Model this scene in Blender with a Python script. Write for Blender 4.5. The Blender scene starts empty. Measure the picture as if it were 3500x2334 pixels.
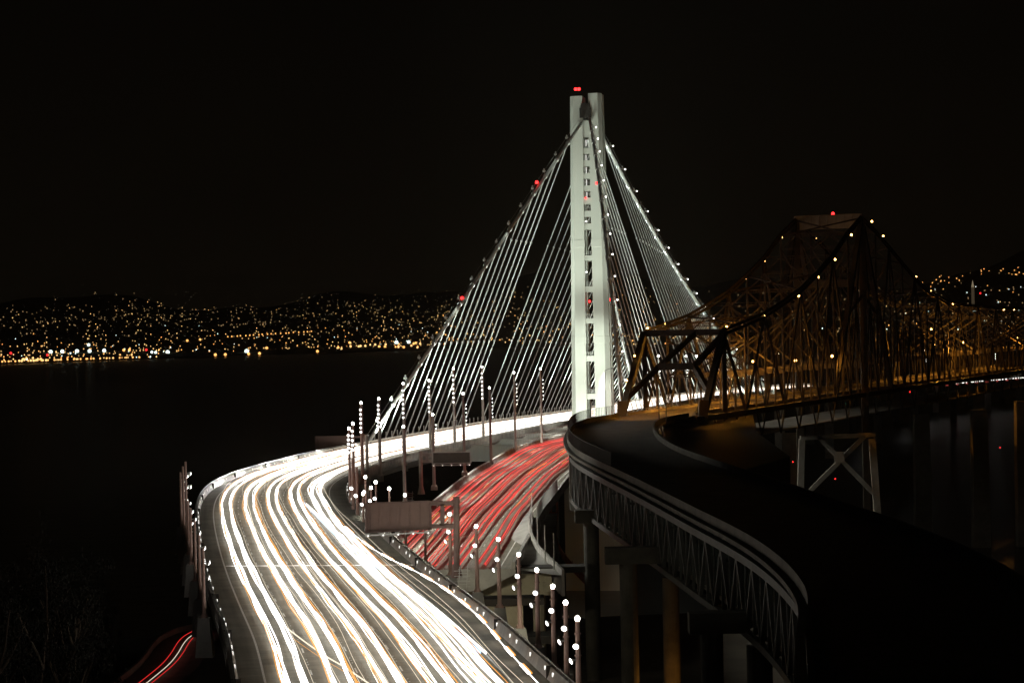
import bpy, math, random
from mathutils import Vector
random.seed(7)
D = bpy.data
SC = bpy.context.scene
COL = SC.collection
# ------------------------------------------------------------------ camera
F = 7778.0; H = 80.0; CX, CY = 1750.0, 1167.0
pit = math.atan(42 / F); rol = math.radians(1.2)
fw = Vector((0, math.cos(pit), -math.sin(pit))); u0 = Vector((0, math.sin(pit), math.cos(pit))); r0 = Vector((1, 0, 0))
RT = r0 * math.cos(rol) - u0 * math.sin(rol)
UP = u0 * math.cos(rol) + r0 * math.sin(rol)
cd = D.cameras.new('camera'); cam = D.objects.new('camera', cd); COL.objects.link(cam)
cd.lens = F / 3500 * 36; cd.sensor_width = 36; cd.clip_start = 1; cd.clip_end = 60000
from mathutils import Matrix
M = Matrix(((RT.x, UP.x, -fw.x, 0), (RT.y, UP.y, -fw.y, 0), (RT.z, UP.z, -fw.z, H), (0, 0, 0, 1)))
cam.matrix_world = M
SC.camera = cam
# ------------------------------------------------------------------ world: moonless night over a lit city
w = D.worlds.new('World'); SC.world = w; w.use_nodes = True
nt = w.node_tree; nt.nodes.clear()
wo = nt.nodes.new('ShaderNodeOutputWorld'); bg = nt.nodes.new('ShaderNodeBackground')
tc = nt.nodes.new('ShaderNodeTexCoord'); sp = nt.nodes.new('ShaderNodeSeparateXYZ'); rp = nt.nodes.new('ShaderNodeValToRGB')
nz = nt.nodes.new('ShaderNodeTexNoise'); nz.inputs['Scale'].default_value = 5.0
ml = nt.nodes.new('ShaderNodeMath'); ml.operation = 'MULTIPLY_ADD'; ml.inputs[1].default_value = 0.05
nt.links.new(tc.outputs['Generated'], sp.inputs[0]); nt.links.new(tc.outputs['Generated'], nz.inputs['Vector'])
nt.links.new(nz.outputs['Fac'], ml.inputs[0]); nt.links.new(sp.outputs['Z'], ml.inputs[2])
nt.links.new(ml.outputs[0], rp.inputs['Fac'])
e = rp.color_ramp.elements
e[0].position = 0.0; e[0].color = (.0034, .0026, .0015, 1)
e[1].position = 0.22; e[1].color = (.0008, .0006, .0004, 1)
q = e.new(0.07); q.color = (.0024, .0018, .0010, 1)
nt.links.new(rp.outputs[0], bg.inputs['Color']); bg.inputs['Strength'].default_value = 1.0
nt.links.new(bg.outputs[0], wo.inputs['Surface'])
SC.view_settings.view_transform = 'Standard'; SC.view_settings.look = 'None'
SC.view_settings.exposure = 0; SC.view_settings.gamma = 1; SC.view_settings.use_curve_mapping = False
SC.render.engine = 'CYCLES'
SC.cycles.use_denoising = True
SC.cycles.max_bounces = 4; SC.cycles.diffuse_bounces = 2; SC.cycles.sample_clamp_indirect = 3
try: SC.cycles.use_light_tree = True
except Exception: pass

# ------------------------------------------------------------------ helpers
def ray(px, py): return fw + RT * ((px - CX) / F) + UP * ((CY - py) / F)
def zd(Y): return max(12.0, 50 - 0.015 * max(0, Y - 700))
def at(px, py, z):
    r = ray(px, py); t = (z - H) / r.z
    return Vector((r.x * t, r.y * t, z))
def atY(px, py, Y):
    r = ray(px, py); t = Y / r.y
    return Vector((r.x * t, Y, H + r.z * t))
def on_plane(px, py, A, B):      # where a sight line meets the upright plane through A and B
    r = ray(px, py); dx, dy = B[0] - A[0], B[1] - A[1]
    t = (A[0] * dy - A[1] * dx) / (r.x * dy - r.y * dx)
    return Vector((r.x * t, r.y * t, H + r.z * t))

def mat(name, col, rough=.7, metal=0, noise=0, scale=1.0, emit=None, strength=0, bump=0, stretch=(1, 1, 1)):
    m = D.materials.new(name); m.use_nodes = True; n = m.node_tree; b = n.nodes['Principled BSDF']
    b.inputs['Base Color'].default_value = (*col, 1); b.inputs['Roughness'].default_value = rough; b.inputs['Metallic'].default_value = metal
    if noise:
        t = n.nodes.new('ShaderNodeTexCoord'); mp = n.nodes.new('ShaderNodeMapping'); x = n.nodes.new('ShaderNodeTexNoise')
        mp.inputs['Scale'].default_value = stretch
        x.inputs['Scale'].default_value = scale; x.inputs['Detail'].default_value = 6; x.inputs['Roughness'].default_value = .65
        r = n.nodes.new('ShaderNodeValToRGB')
        r.color_ramp.elements[0].position = .3; r.color_ramp.elements[1].position = .7
        r.color_ramp.elements[0].color = (*[c * (1 - noise) for c in col], 1)
        r.color_ramp.elements[1].color = (*[min(1, c * (1 + noise)) for c in col], 1)
        n.links.new(t.outputs['Object'], mp.inputs[0]); n.links.new(mp.outputs[0], x.inputs['Vector'])
        n.links.new(x.outputs['Fac'], r.inputs[0]); n.links.new(r.outputs[0], b.inputs['Base Color'])
        if bump:
            bp = n.nodes.new('ShaderNodeBump'); bp.inputs['Strength'].default_value = bump
            n.links.new(x.outputs['Fac'], bp.inputs['Height']); n.links.new(bp.outputs[0], b.inputs['Normal'])
    if emit:
        b.inputs['Emission Color'].default_value = (*emit, 1); b.inputs['Emission Strength'].default_value = strength
    return m
MT = dict(
    concrete=mat('concrete', (.36, .35, .32), .85, 0, .3, .25, bump=.2),
    barrier=mat('barrier_concrete', (.40, .38, .35), .8, 0, .35, .5, bump=.2, stretch=(1, 1, .15)),
    tower=mat('white_tower_paint', (.60, .63, .57), .55, 0, .07, .12, stretch=(1, 1, .2)),
    cable=mat('white_cable_wrap', (.6, .63, .6), .45, 0, .12, .6),
    rope=mat('white_rope', (.75, .78, .74), .5),
    brown=mat('dark_brown_post', (.15, .095, .08), .6, 0, .3, .9),
    polem=mat('weathered_pole_steel', (.46, .30, .25), .6, .0, .3, .9, stretch=(1, 1, .1)),
    polew=mat('pale_pole_steel', (.50, .46, .41), .55, .0, .2, .9, stretch=(1, 1, .1)),
    dark=mat('dark_steel', (.05, .045, .04), .6, .2, .3, 1.2),
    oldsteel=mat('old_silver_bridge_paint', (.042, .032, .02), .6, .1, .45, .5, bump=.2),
    oldcon=mat('old_concrete', (.30, .27, .22), .9, 0, .35, .2, bump=.3),
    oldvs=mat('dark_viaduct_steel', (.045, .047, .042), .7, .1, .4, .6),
    oldpar=mat('dark_old_concrete', (.055, .049, .038), .9, 0, .5, .35, bump=.3),  # old concrete in a much darker tone
    olddeck=mat('old_asphalt', (.10, .085, .065), .85, 0, .4, .3, bump=.2),
    sign=mat('sign_back_metal', (.21, .135, .11), .6, .0, .16, .35),
    vms=mat('message_panel_glass', (.07, .07, .055), .35, 0, .2, 1.5),
    galv=mat('galvanised_steel', (.55, .56, .53), .5, .3),
    line=mat('white_road_paint', (.72, .72, .68), .6, 0, .3, 3),
    beige=mat('beige_concrete', (.42, .38, .27), .85, 0, .25, .35, bump=.2),
    roofd=mat('dark_roofing', (.035, .03, .025), .9),
    soil=mat('dry_soil', (.07, .055, .035), .95, 0, .5, .05, bump=.4),
    hill=mat('far_hillside', (.22, .18, .12), .95, 0, .4, .001),
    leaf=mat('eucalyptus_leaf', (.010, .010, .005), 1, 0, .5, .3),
    bark=mat('eucalyptus_bark', (.07, .05, .03), .85, 0, .5, 1.5, stretch=(1, 1, .1)),
    orange=mat('orange_paint', (.6, .13, .03), .6, 0, .3, 1.2),
    white=mat('headlight_white', (0, 0, 0), .5, emit=(1, .985, .95), strength=3.2),
    white2=mat('headlight_soft_white', (0, 0, 0), .5, emit=(1, .86, .66), strength=1.25),
    blue=mat('headlight_blue_white', (0, 0, 0), .5, emit=(.55, .72, 1), strength=1.6),
    amber=mat('marker_amber', (0, 0, 0), .5, emit=(1, .42, .06), strength=1.1),
    red=mat('taillight_red', (0, 0, 0), .5, emit=(1, .075, .06), strength=1.0),
    redsoft=mat('taillight_soft_red', (0, 0, 0), .5, emit=(.75, .10, .08), strength=.5),
    lamp=mat('lamp_cool_white', (.1, .1, .1), .5, emit=(1, .98, .88), strength=30),
    disc=mat('flood_lens', (.1, .1, .1), .5, emit=(1, .98, .92), strength=6),
    sodium=mat('sodium_lamp', (.1, .1, .1), .5, emit=(1, .52, .14), strength=14),
    beacon=mat('red_beacon', (.1, 0, 0), .5, emit=(1, .02, .02), strength=6),
    green=mat('green_signal', (.0, .1, .05), .5, emit=(.1, 1, .6), strength=4),
    clwarm=mat('city_light_warm', (0, 0, 0), .5, emit=(1, .60, .22), strength=1.9),
    clor=mat('city_light_orange', (0, 0, 0), .5, emit=(1, .45, .12), strength=2.4),
    clcool=mat('city_light_cool', (0, 0, 0), .5, emit=(.80, 1, .92), strength=2.6),
    clred=mat('city_light_red', (0, 0, 0), .5, emit=(1, .03, .03), strength=2),
    cldim=mat('city_light_dim', (0, 0, 0), .5, emit=(1, .66, .30), strength=.5),
)
# road surface: pale worn concrete, streaked along the lanes (u across in metres, v along in metres)
def road_mat():
    m = D.materials.new('grooved_road_concrete'); m.use_nodes = True; n = m.node_tree; b = n.nodes['Principled BSDF']
    uv = n.nodes.new('ShaderNodeUVMap'); uv.uv_map = 'UVMap'
    def noise(sc, det=5):
        mp = n.nodes.new('ShaderNodeMapping'); mp.inputs['Scale'].default_value = sc
        x = n.nodes.new('ShaderNodeTexNoise'); x.inputs['Scale'].default_value = 1; x.inputs['Detail'].default_value = det
        n.links.new(uv.outputs[0], mp.inputs[0]); n.links.new(mp.outputs[0], x.inputs['Vector']); return x
    a, c, g = noise((1.3, .03, 1)), noise((.12, 1.6, 1), 3), noise((.25, .22, 1), 6)
    def math_(op, p, q):
        k = n.nodes.new('ShaderNodeMath'); k.operation = op
        for i, v in enumerate((p, q)):
            if isinstance(v, (int, float)): k.inputs[i].default_value = v
            else: n.links.new(v, k.inputs[i])
        return k.outputs[0]
    s = math_('ADD', math_('MULTIPLY', a.outputs['Fac'], .42), math_('MULTIPLY', c.outputs['Fac'], .25))
    s = math_('ADD', s, math_('MULTIPLY', g.outputs['Fac'], .45))
    r = n.nodes.new('ShaderNodeValToRGB'); n.links.new(s, r.inputs[0])
    r.color_ramp.elements[0].position = .38; r.color_ramp.elements[0].color = (.09, .087, .066, 1)
    r.color_ramp.elements[1].position = .78; r.color_ramp.elements[1].color = (.31, .29, .225, 1)
    n.links.new(r.outputs[0], b.inputs['Base Color']); b.inputs['Roughness'].default_value = .75
    return m
MT['road'] = road_mat()

class MB:
    def __init__(s): s.v = []; s.f = []; s.uv = {}
    def box(s, c, sx, sy, sz, rz=0):
        k = len(s.v); co, si = math.cos(rz), math.sin(rz)
        for dz in (-.5, .5):
            for dx, dy in ((-.5, -.5), (.5, -.5), (.5, .5), (-.5, .5)):
                x, y = dx * sx, dy * sy
                s.v.append((c[0] + x * co - y * si, c[1] + x * si + y * co, c[2] + dz * sz))
        s.f += [(k, k + 3, k + 2, k + 1), (k + 4, k + 5, k + 6, k + 7)] + [(k + i, k + (i + 1) % 4, k + 4 + (i + 1) % 4, k + 4 + i) for i in range(4)]
    def bar(s, a, b, wd, ht=None):                       # box beam between two points
        a, b = Vector(a), Vector(b); ht = ht or wd; d = (b - a).normalized()
        up = Vector((0, 0, 1)) if abs(d.z) < .98 else Vector((0, 1, 0))
        x = d.cross(up).normalized() * wd / 2; y = x.cross(d).normalized() * ht / 2
        k = len(s.v)
        for p in (a, b):
            for g, h in ((-1, -1), (1, -1), (1, 1), (-1, 1)): s.v.append(tuple(p + x * g + y * h))
        s.f += [(k, k + 1, k + 2, k + 3), (k + 7, k + 6, k + 5, k + 4)] + [(k + i, k + 4 + i, k + 4 + (i + 1) % 4, k + (i + 1) % 4) for i in range(4)]
    def laced(s, a, b, wd, fl=.22, n=None, k=.45):              # built-up member: two channels with zigzag lacing
        a, b = Vector(a), Vector(b); d = b - a; L = d.length; dn = d.normalized()
        ax = Vector((.926, -.377, 0)); x = dn.cross(ax)
        x = x.normalized() if x.length > .1 else Vector((0, 0, 1))
        o = x * (wd / 2 - fl / 2)
        for g in (-1, 1): s.bar(a + o * g, b + o * g, fl * .8, wd * k)
        n = n or max(3, int(L / (wd * 1.1)))
        for i in range(n):
            g = 1 if i % 2 else -1
            s.bar(a + d * (i / n) + o * g, a + d * ((i + 1) / n) - o * g, .12, .1)
    def tube(s, pts, r, n=6, cap=True, taper=None):
        pts = [Vector(p) for p in pts]; k = len(s.v); m = len(pts)
        for i, p in enumerate(pts):
            d = (pts[min(i + 1, m - 1)] - pts[max(i - 1, 0)]).normalized()
            up = Vector((0, 0, 1)) if abs(d.z) < .95 else Vector((0, 1, 0))
            x = d.cross(up).normalized(); y = x.cross(d)
            rr = r if taper is None else r + (taper - r) * i / (m - 1)
            for j in range(n):
                a = 2 * math.pi * (j + .5) / n
                s.v.append(tuple(p + (x * math.cos(a) + y * math.sin(a)) * rr))
        for i in range(m - 1):
            for j in range(n):
                s.f.append((k + i * n + j, k + i * n + (j + 1) % n, k + (i + 1) * n + (j + 1) % n, k + (i + 1) * n + j))
        if cap: s.f.append(tuple(k + j for j in reversed(range(n)))); s.f.append(tuple(k + (m - 1) * n + j for j in range(n)))
    def ball(s, c, r, n=8, m=5, sz=1):
        k = len(s.v); c = Vector(c)
        for i in range(m + 1):
            t = math.pi * i / m
            for j in range(n):
                a = 2 * math.pi * j / n
                s.v.append((c.x + r * math.sin(t) * math.cos(a), c.y + r * math.sin(t) * math.sin(a), c.z + r * sz * math.cos(t)))
        for i in range(m):
            for j in range(n): s.f.append((k + i * n + j, k + (i + 1) * n + j, k + (i + 1) * n + (j + 1) % n, k + i * n + (j + 1) % n))
    def sweep(s, rings, close=True, cap=True):           # list of equal-length rings of points
        k = len(s.v); n = len(rings[0])
        for r in rings: s.v += [tuple(p) for p in r]
        for i in range(len(rings) - 1):
            for j in range(n if close else n - 1):
                s.f.append((k + i * n + j, k + i * n + (j + 1) % n, k + (i + 1) * n + (j + 1) % n, k + (i + 1) * n + j))
        if close and cap: s.f.append(tuple(k + j for j in reversed(range(n)))); s.f.append(tuple(k + (len(rings) - 1) * n + j for j in range(n)))
    def build(s, name, m, parent=None, smooth=False, loc=None):
        me = D.meshes.new(name); me.from_pydata(s.v, [], s.f); me.update()
        o = D.objects.new(name, me); COL.objects.link(o); me.materials.append(m)
        if smooth:
            for p in me.polygons: p.use_smooth = True
        if parent: o.parent = parent; 
        if loc: o.location = loc
        return o
def tag(o, label, cat=None, group=None, kind=None):
    if label: o['label'] = label
    if cat: o['category'] = cat
    if group: o['group'] = group
    if kind: o['kind'] = kind
    return o
def empty(name, loc, label, cat, group=None):
    o = D.objects.new(name, None); COL.objects.link(o); o.location = loc; o.empty_display_size = 2
    return tag(o, label, cat, group)
def link_copy(o, parent=None, loc=None):
    c = o.copy(); COL.objects.link(c); c.parent = parent
    if loc is not None: c.location = loc
    for ch in list(o.children): link_copy(ch, c)
    return c
def add_light(name, loc, power, col, kind='POINT', size=.5, aim=None, angle=60, parent=None, blend=.5):
    l = D.lights.new(name, kind); l.energy = power; l.color = col
    l.shadow_soft_size = size
    if kind == 'SPOT': l.spot_size = math.radians(angle); l.spot_blend = blend
    o = D.objects.new(name, l); COL.objects.link(o); o.location = loc
    if aim is not None: o.rotation_euler = (Vector(aim) - Vector(loc)).to_track_quat('-Z', 'Y').to_euler()
    return o

# ------------------------------------------------------------------ road lines in plan
def catmull(P, ds):
    out = []
    P = [Vector(p) for p in P]
    for i in range(len(P) - 1):
        a, b, c, d = P[max(i - 1, 0)], P[i], P[i + 1], P[min(i + 2, len(P) - 1)]
        n = max(1, int((c - b).length / ds))
        for k in range(n):
            t = k / n
            out.append(.5 * ((2 * b) + (c - a) * t + (2 * a - 5 * b + 4 * c - d) * t * t + (3 * b - a - 3 * c + d) * t ** 3))
    out.append(P[-1]); return out
class Path:                                              # w = metres to the right of the traced edge, s = metres along
    def __init__(s, P, zf, ds=4):
        s.p = catmull(P, ds); s.zf = zf; s.s = [0]
        for i in range(3):
            s.p = [s.p[0]] + [(s.p[k - 1] + s.p[k] * 2 + s.p[k + 1]) / 4 for k in range(1, len(s.p) - 1)] + [s.p[-1]]
        for a, b in zip(s.p, s.p[1:]): s.s.append(s.s[-1] + (b - a).length)
        s.n = []
        for i in range(len(s.p)):
            d = (s.p[min(i + 2, len(s.p) - 1)] - s.p[max(i - 2, 0)]).normalized(); s.n.append(Vector((d.y, -d.x)))
        s.L = s.s[-1]
    def pt(s, q, w=0, dz=0):
        q = min(max(q, 0), s.L - 1e-6)
        lo, hi = 0, len(s.s) - 1
        while hi - lo > 1:
            m = (lo + hi) // 2
            if s.s[m] <= q: lo = m
            else: hi = m
        t = (q - s.s[lo]) / (s.s[hi] - s.s[lo])
        p = s.p[lo].lerp(s.p[hi], t) + s.n[lo].lerp(s.n[hi], t) * w
        return Vector((p.x, p.y, s.zf(p.y) + dz))
    def at_y(s, y, w=0):
        lo, hi = 0, s.L
        for _ in range(40):
            m = (lo + hi) / 2
            if s.pt(m, w).y < y: lo = m
            else: hi = m
        return lo
WB = Path([(-14, 130), (-20, 165), (-24.6, 196), (-28.4, 222), (-33.5, 252), (-39, 285), (-44.5, 320), (-50, 357), (-54.5, 390), (-57.8, 420), (-59.4, 445), (-59.3, 470), (-57.5, 495), (-55, 515), (-51.6, 540), (-47.6, 563), (-43.4, 582), (-39, 600), (-31.7, 629), (-22, 668), (-4, 745), (23, 880), (50, 1030), (85, 1200), (130, 1350), (181, 1500), (240, 1680), (380, 2050), (560, 2500), (760, 3000)], zd)
def ze(Y): return zd(Y) if Y > 560 else 44 + 6 * max(0, (Y - 345) / 215)
ebp = [(-22.5, 344), (-19.8, 380), (-17.3, 416), (-14.8, 441), (-10.3, 486), (-5.5, 521), (0, 558), (5.6, 586), (11.3, 610)]
s0 = WB.at_y(650, 45)
ebp += [tuple(WB.pt(s0 + k * 60, 45).xy) for k in range(0, 34)]
EB = Path(ebp, ze)
WW, EW = 27.0, 22.0

def ribbon(path, w0, w1, s0, s1, dz, name, m, ds=4, kind=None, label=None):
    mb = MB(); rings = []; n = max(1, int((s1 - s0) / ds)); nw = 8
    for i in range(n + 1):
        q = s0 + (s1 - s0) * i / n
        rings.append([path.pt(q, w0 + (w1 - w0) * j / nw, dz) for j in range(nw + 1)])
    mb.sweep(rings, close=False)
    o = mb.build(name, m)
    uv = o.data.uv_layers.new(name='UVMap')
    for l in o.data.loops:
        i, j = divmod(l.vertex_index, nw + 1)
        uv.data[l.index].uv = (w0 + (w1 - w0) * j / nw, s0 + (s1 - s0) * i / n)
    if kind: o['kind'] = kind
    return o
def section(path, prof, s0, s1, ds=5):                   # prof: list of (w, dz); closed section swept along the road
    mb = MB(); n = max(1, int((s1 - s0) / ds))
    mb.sweep([[path.pt(s0 + (s1 - s0) * i / n, a, b) for a, b in prof] for i in range(n + 1)])
    return mb

# ------------------------------------------------------------------ setting
def sheet(name, xs, ys, zf, m, kind='structure'):
    mb = MB(); mb.sweep([[(x, y, zf(x, y)) for x in xs] for y in ys], close=False)
    return tag(mb.build(name, m, smooth=True), None, kind=kind)
wm = D.materials.new('dark_bay_water'); wm.use_nodes = True; b = wm.node_tree.nodes['Principled BSDF']
b.inputs['Base Color'].default_value = (.012, .011, .010, 1); b.inputs['Roughness'].default_value = .26; b.inputs['IOR'].default_value = 1.33
x = wm.node_tree.nodes.new('ShaderNodeTexNoise'); x.inputs['Scale'].default_value = .08; x.inputs['Detail'].default_value = 6
tcw = wm.node_tree.nodes.new('ShaderNodeTexCoord'); bp = wm.node_tree.nodes.new('ShaderNodeBump'); bp.inputs['Strength'].default_value = .5; bp.inputs['Distance'].default_value = .8
wm.node_tree.links.new(tcw.outputs['Object'], x.inputs['Vector']); wm.node_tree.links.new(x.outputs['Fac'], bp.inputs['Height']); wm.node_tree.links.new(bp.outputs[0], b.inputs['Normal'])
sheet('water', [-30000, 0, 30000], [-2000, 5000, 12000, 40000], lambda x, y: 0, wm)

def gz(x, y):                                            # island ground under the bridges
    h = 25 - max(0, (y - 430)) * .16 + (math.sin(x * .05) + math.sin(y * .043 + x * .02)) * .6
    h -= max(0, (-60 - x)) * .10 if y > 200 else 0
    h += max(0, 240 - y) * .05
    return max(-3, h)
sheet('ground', [-400 + 12 * i for i in range(80)], [-20 + 12 * i for i in range(56)], gz, MT['soil'])

def shoreY(ang):                                         # distance of the far shore by bearing (x/y)
    return 9300 + max(-.23, min(0, ang + .03)) * 9500
def hillh(ang, s):
    ridge = 1 + .22 * math.sin(ang * 23 + 1) + .12 * math.sin(ang * 61) + .05 * math.sin(ang * 140)
    return 3 + 8 * min(1, s * 8) + 390 * max(0, s - .10) ** 1.15 * ridge * (1 + 2.5 * max(0, ang - .05) + 2.0 * min(0, ang + .12))
def hillpt(ang, s, dz=0):
    Y = shoreY(ang) + s * 6500
    return Vector((ang * Y, Y, hillh(ang, s) + dz))
mb = MB(); rows = [0, .03, .08, .15, .25, .35, .45, .55, .65, .75, .85, .95, 1.0, 1.06]
mb.sweep([[(lambda p: (p.x, p.y, p.z if s < 1.03 else 100))(hillpt(-.42 + .84 * i / 120, s)) for i in range(121)] for s in rows], close=False)
tag(mb.build('hills', MT['hill'], smooth=True), None, kind='structure')

# ------------------------------------------------------------------ city lights on the far shore
lightmesh = {}
def lm(kind, r):
    key = (kind, r)
    if key not in lightmesh:
        b_ = MB(); b_.ball((0, 0, 0), r, 6, 4)
        me = D.meshes.new('city_light'); me.from_pydata(b_.v, [], b_.f); me.materials.append(MT[kind]); lightmesh[key] = me
    return lightmesh[key]
CITYLAB = {'clwarm': 'small warm yellow city light on the dark shore across the bay', 'clor': 'small orange street light on the dark shore across the bay',
           'clcool': 'small cold white light on the dark shore across the bay', 'clred': 'small red light on the dark shore across the bay'}
def city(px, py, kind='clwarm', r=4.0, label=None, group=None):
    rr = ray(px, py); ang = rr.x / rr.y
    s = 0.0; best = None
    for k in range(0, 220):                              # follow the sight line to the hillside
        s = k / 210; p = hillpt(ang, s); zr = H + rr.z / rr.y * p.y
        if zr <= p.z + 10: best = p; break
    if best is None: return None
    o = D.objects.new('city_light', lm(kind, r)); COL.objects.link(o); o.location = (best.x, best.y, best.z + 6)
    return tag(o, label or CITYLAB[kind], 'light', group or {'clwarm': 'warm city lights across the bay', 'clor': 'orange street lights across the bay', 'clcool': 'cold white lights across the bay', 'clred': 'red lights across the bay'}[kind])
def shore_y(px): return 1227 - max(0, px - 0) * .021 - max(0, min(1, (px - 300) / 700)) * 14 if px < 1500 else 1181 - (px - 1500) * .004
# the floodlit works on the left shore, and other places one can tell apart
for k, px in enumerate((173, 213, 263, 306, 356)): city(px, 1199 - k * .8, 'clcool', 7.5, ['leftmost', 'second', 'middle', 'fourth', 'rightmost'][k] + ' of five bright white floodlights in a row on the left shore')
city(303, 1176, 'clcool', 6.5, 'bright white floodlight standing above the row of five on the left shore')
city(573, 1200, 'clcool', 8, 'single starry white light right of the five shore floodlights')
city(519, 1201, 'clcool', 5.5); city(532, 1201, 'clcool', 5.5)
city(843, 1197, 'clcool', 9, 'broad white lit panel on the middle of the left shore')
city(1355, 1168, 'clcool', 9, 'left one of two bright white floodlights by the main cable foot')
city(1397, 1166, 'clcool', 8, 'right one of two bright white floodlights by the main cable foot')
for px, py in ((912, 1186), (1195, 1168), (1380, 1183), (1414, 1171), (850, 1216), (887, 1217), (736, 1210), (770, 1209), (423, 1194), (442, 1193), (1085, 1197), (1316, 1182), (1296, 1182), (640, 1161), (684, 1158)): city(px, py, 'clor', 5.5)
for k in range(22): city(8 + 22.3 * k, 1250 - k * .95, 'clor', 3.2)          # the waterside row of street lamps
for k in range(20): city(780 + 15 * k + random.uniform(-4, 4), 1148 - k * .95, 'clor', 3.2)
for k in range(14): city(random.uniform(60, 160), 1232 - random.uniform(0, 14), 'clwarm', 4)
for k in range(20):
    px = random.uniform(1150, 1440); city(px, 1190 - (px - 1150) * .02 - abs(random.gauss(0, 7)), random.choice(('clor', 'clwarm', 'clwarm')), random.choice((4, 5)))
# campus tower and clusters to the right
for px, py in ((3193 + 10 * k, 887 - k * 1.5 + random.uniform(-5, 5)) for k in range(14)): city(px, py, 'clwarm', 3)
for k in range(20): city(3280 + random.uniform(-110, 60), 876 + random.uniform(-18, 8), 'clwarm', random.choice((2.5, 3.5)))
for k in range(15): city(3350 + random.uniform(0, 150), 940 - random.uniform(0, 24), 'clor', random.choice((2.5, 3.5)))
for k in range(16): city(3140 + random.uniform(0, 170), 950 + random.uniform(-10, 22), 'clor', random.choice((2.5, 3, 4)))
city(3327, 1058, 'clcool', 10, 'cool white light at the foot of the lit campus tower'); city(3351, 1001, 'clred', 6, 'red light right beside the lit campus tower'); city(3352, 1053, 'clred', 5, 'red light lower right of the lit campus tower')
for px, py in ((3405, 859), (37, 1204), (162, 1210), (500, 1192)): city(px, py, 'clred', 5)
n_ind = 0
mbs = {k: MB() for k in ('clwarm', 'clor', 'clcool', 'cldim')}
def mass(px, py, kind, r):
    rr = ray(px, py); ang = rr.x / rr.y
    for k in range(0, 220):
        p = hillpt(ang, k / 210)
        if H + rr.z / rr.y * p.y <= p.z + 10:
            mbs[kind].ball((p.x, p.y, p.z + 6), r, 5, 3); return
def kindof():
    u = random.random(); return 'clor' if u < .28 else 'clcool' if u < .36 else 'clwarm'
for k in range(560):                                     # upper slopes, loose clumps
    cx_ = random.choice((60, 300, 470, 560, 640, 720, 860, 980, 1120, 1250, 1400, 1560, 1750, 2250)); px = random.gauss(cx_, 80)
    top = 985 + 40 * math.sin(px / 180) + (30 if px < 150 else 0); py = random.triangular(top, 1160, top + 60)
    mass(px, py - (px - 900) * .01, random.choice(('clwarm', 'cldim', 'cldim')), random.uniform(1.6, 2.7))
for k in range(360):                                     # the low shore, denser towards the water
    px = random.uniform(-20, 1500); y0 = shore_y(px)
    mass(px, y0 - 3 - abs(random.gauss(0, 1)) * 34, kindof(), random.uniform(1.4, 2.6))
for k in range(55):
    px = random.uniform(-20, 560); mass(px, 1248 - px * .02 - random.uniform(0, 46), kindof(), random.uniform(1.8, 3.4))
for k in range(260):                                     # behind the hangers
    px = random.uniform(1450, 2450); mass(px, 1176 - abs(random.gauss(0, 1)) * 70, random.choice(('clwarm', 'clwarm', 'cldim', 'clor')), random.uniform(2.2, 3.6))
for k in range(230):                                     # behind the old truss and to the right
    px = random.uniform(2600, 3520); mass(px, 1165 - random.triangular(0, 290, 60), random.choice(('clwarm', 'cldim', 'cldim', 'clor', 'clcool')), random.uniform(2.0, 3.3))
for k in range(500): mass(random.uniform(-20, 3500), 1165 - random.triangular(0, 200, 70), 'cldim', random.uniform(2, 3.6))
names = {'clwarm': 'warm', 'clor': 'orange', 'clcool': 'cool white', 'cldim': 'faint'}
for k, b_ in mbs.items():
    tag(b_.build('city_lights', MT[k]), 'countless ' + names[k] + ' lights scattered over the far shore and hills', 'city lights', kind='stuff')
# campus clock tower, its floodlight glow put into the materials as emission
mb = MB(); P = atY(3326, 1045, 11000); P.z = 160
t = empty('clock_tower', (P.x, P.y, P.z - 40), 'slim pale floodlit clock tower on the far right hillside', 'tower')
mb.box((0, 0, 55), 12, 12, 110); mb.box((0, 0, 113), 14, 14, 6); mb.build('shaft', mat('emissive_stone', (.5, .45, .35), .8, emit=(1, .75, .45), strength=.055), t)
mb = MB(); mb.sweep([[(6 * a, 6 * b_, 116) for a, b_ in ((-1, -1), (1, -1), (1, 1), (-1, 1))], [(.4 * a, .4 * b_, 150) for a, b_ in ((-1, -1), (1, -1), (1, 1), (-1, 1))]]); mb.build('spire', mat('emissive_spire', (.5, .45, .35), .8, emit=(1, .8, .5), strength=.25), t)

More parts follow.
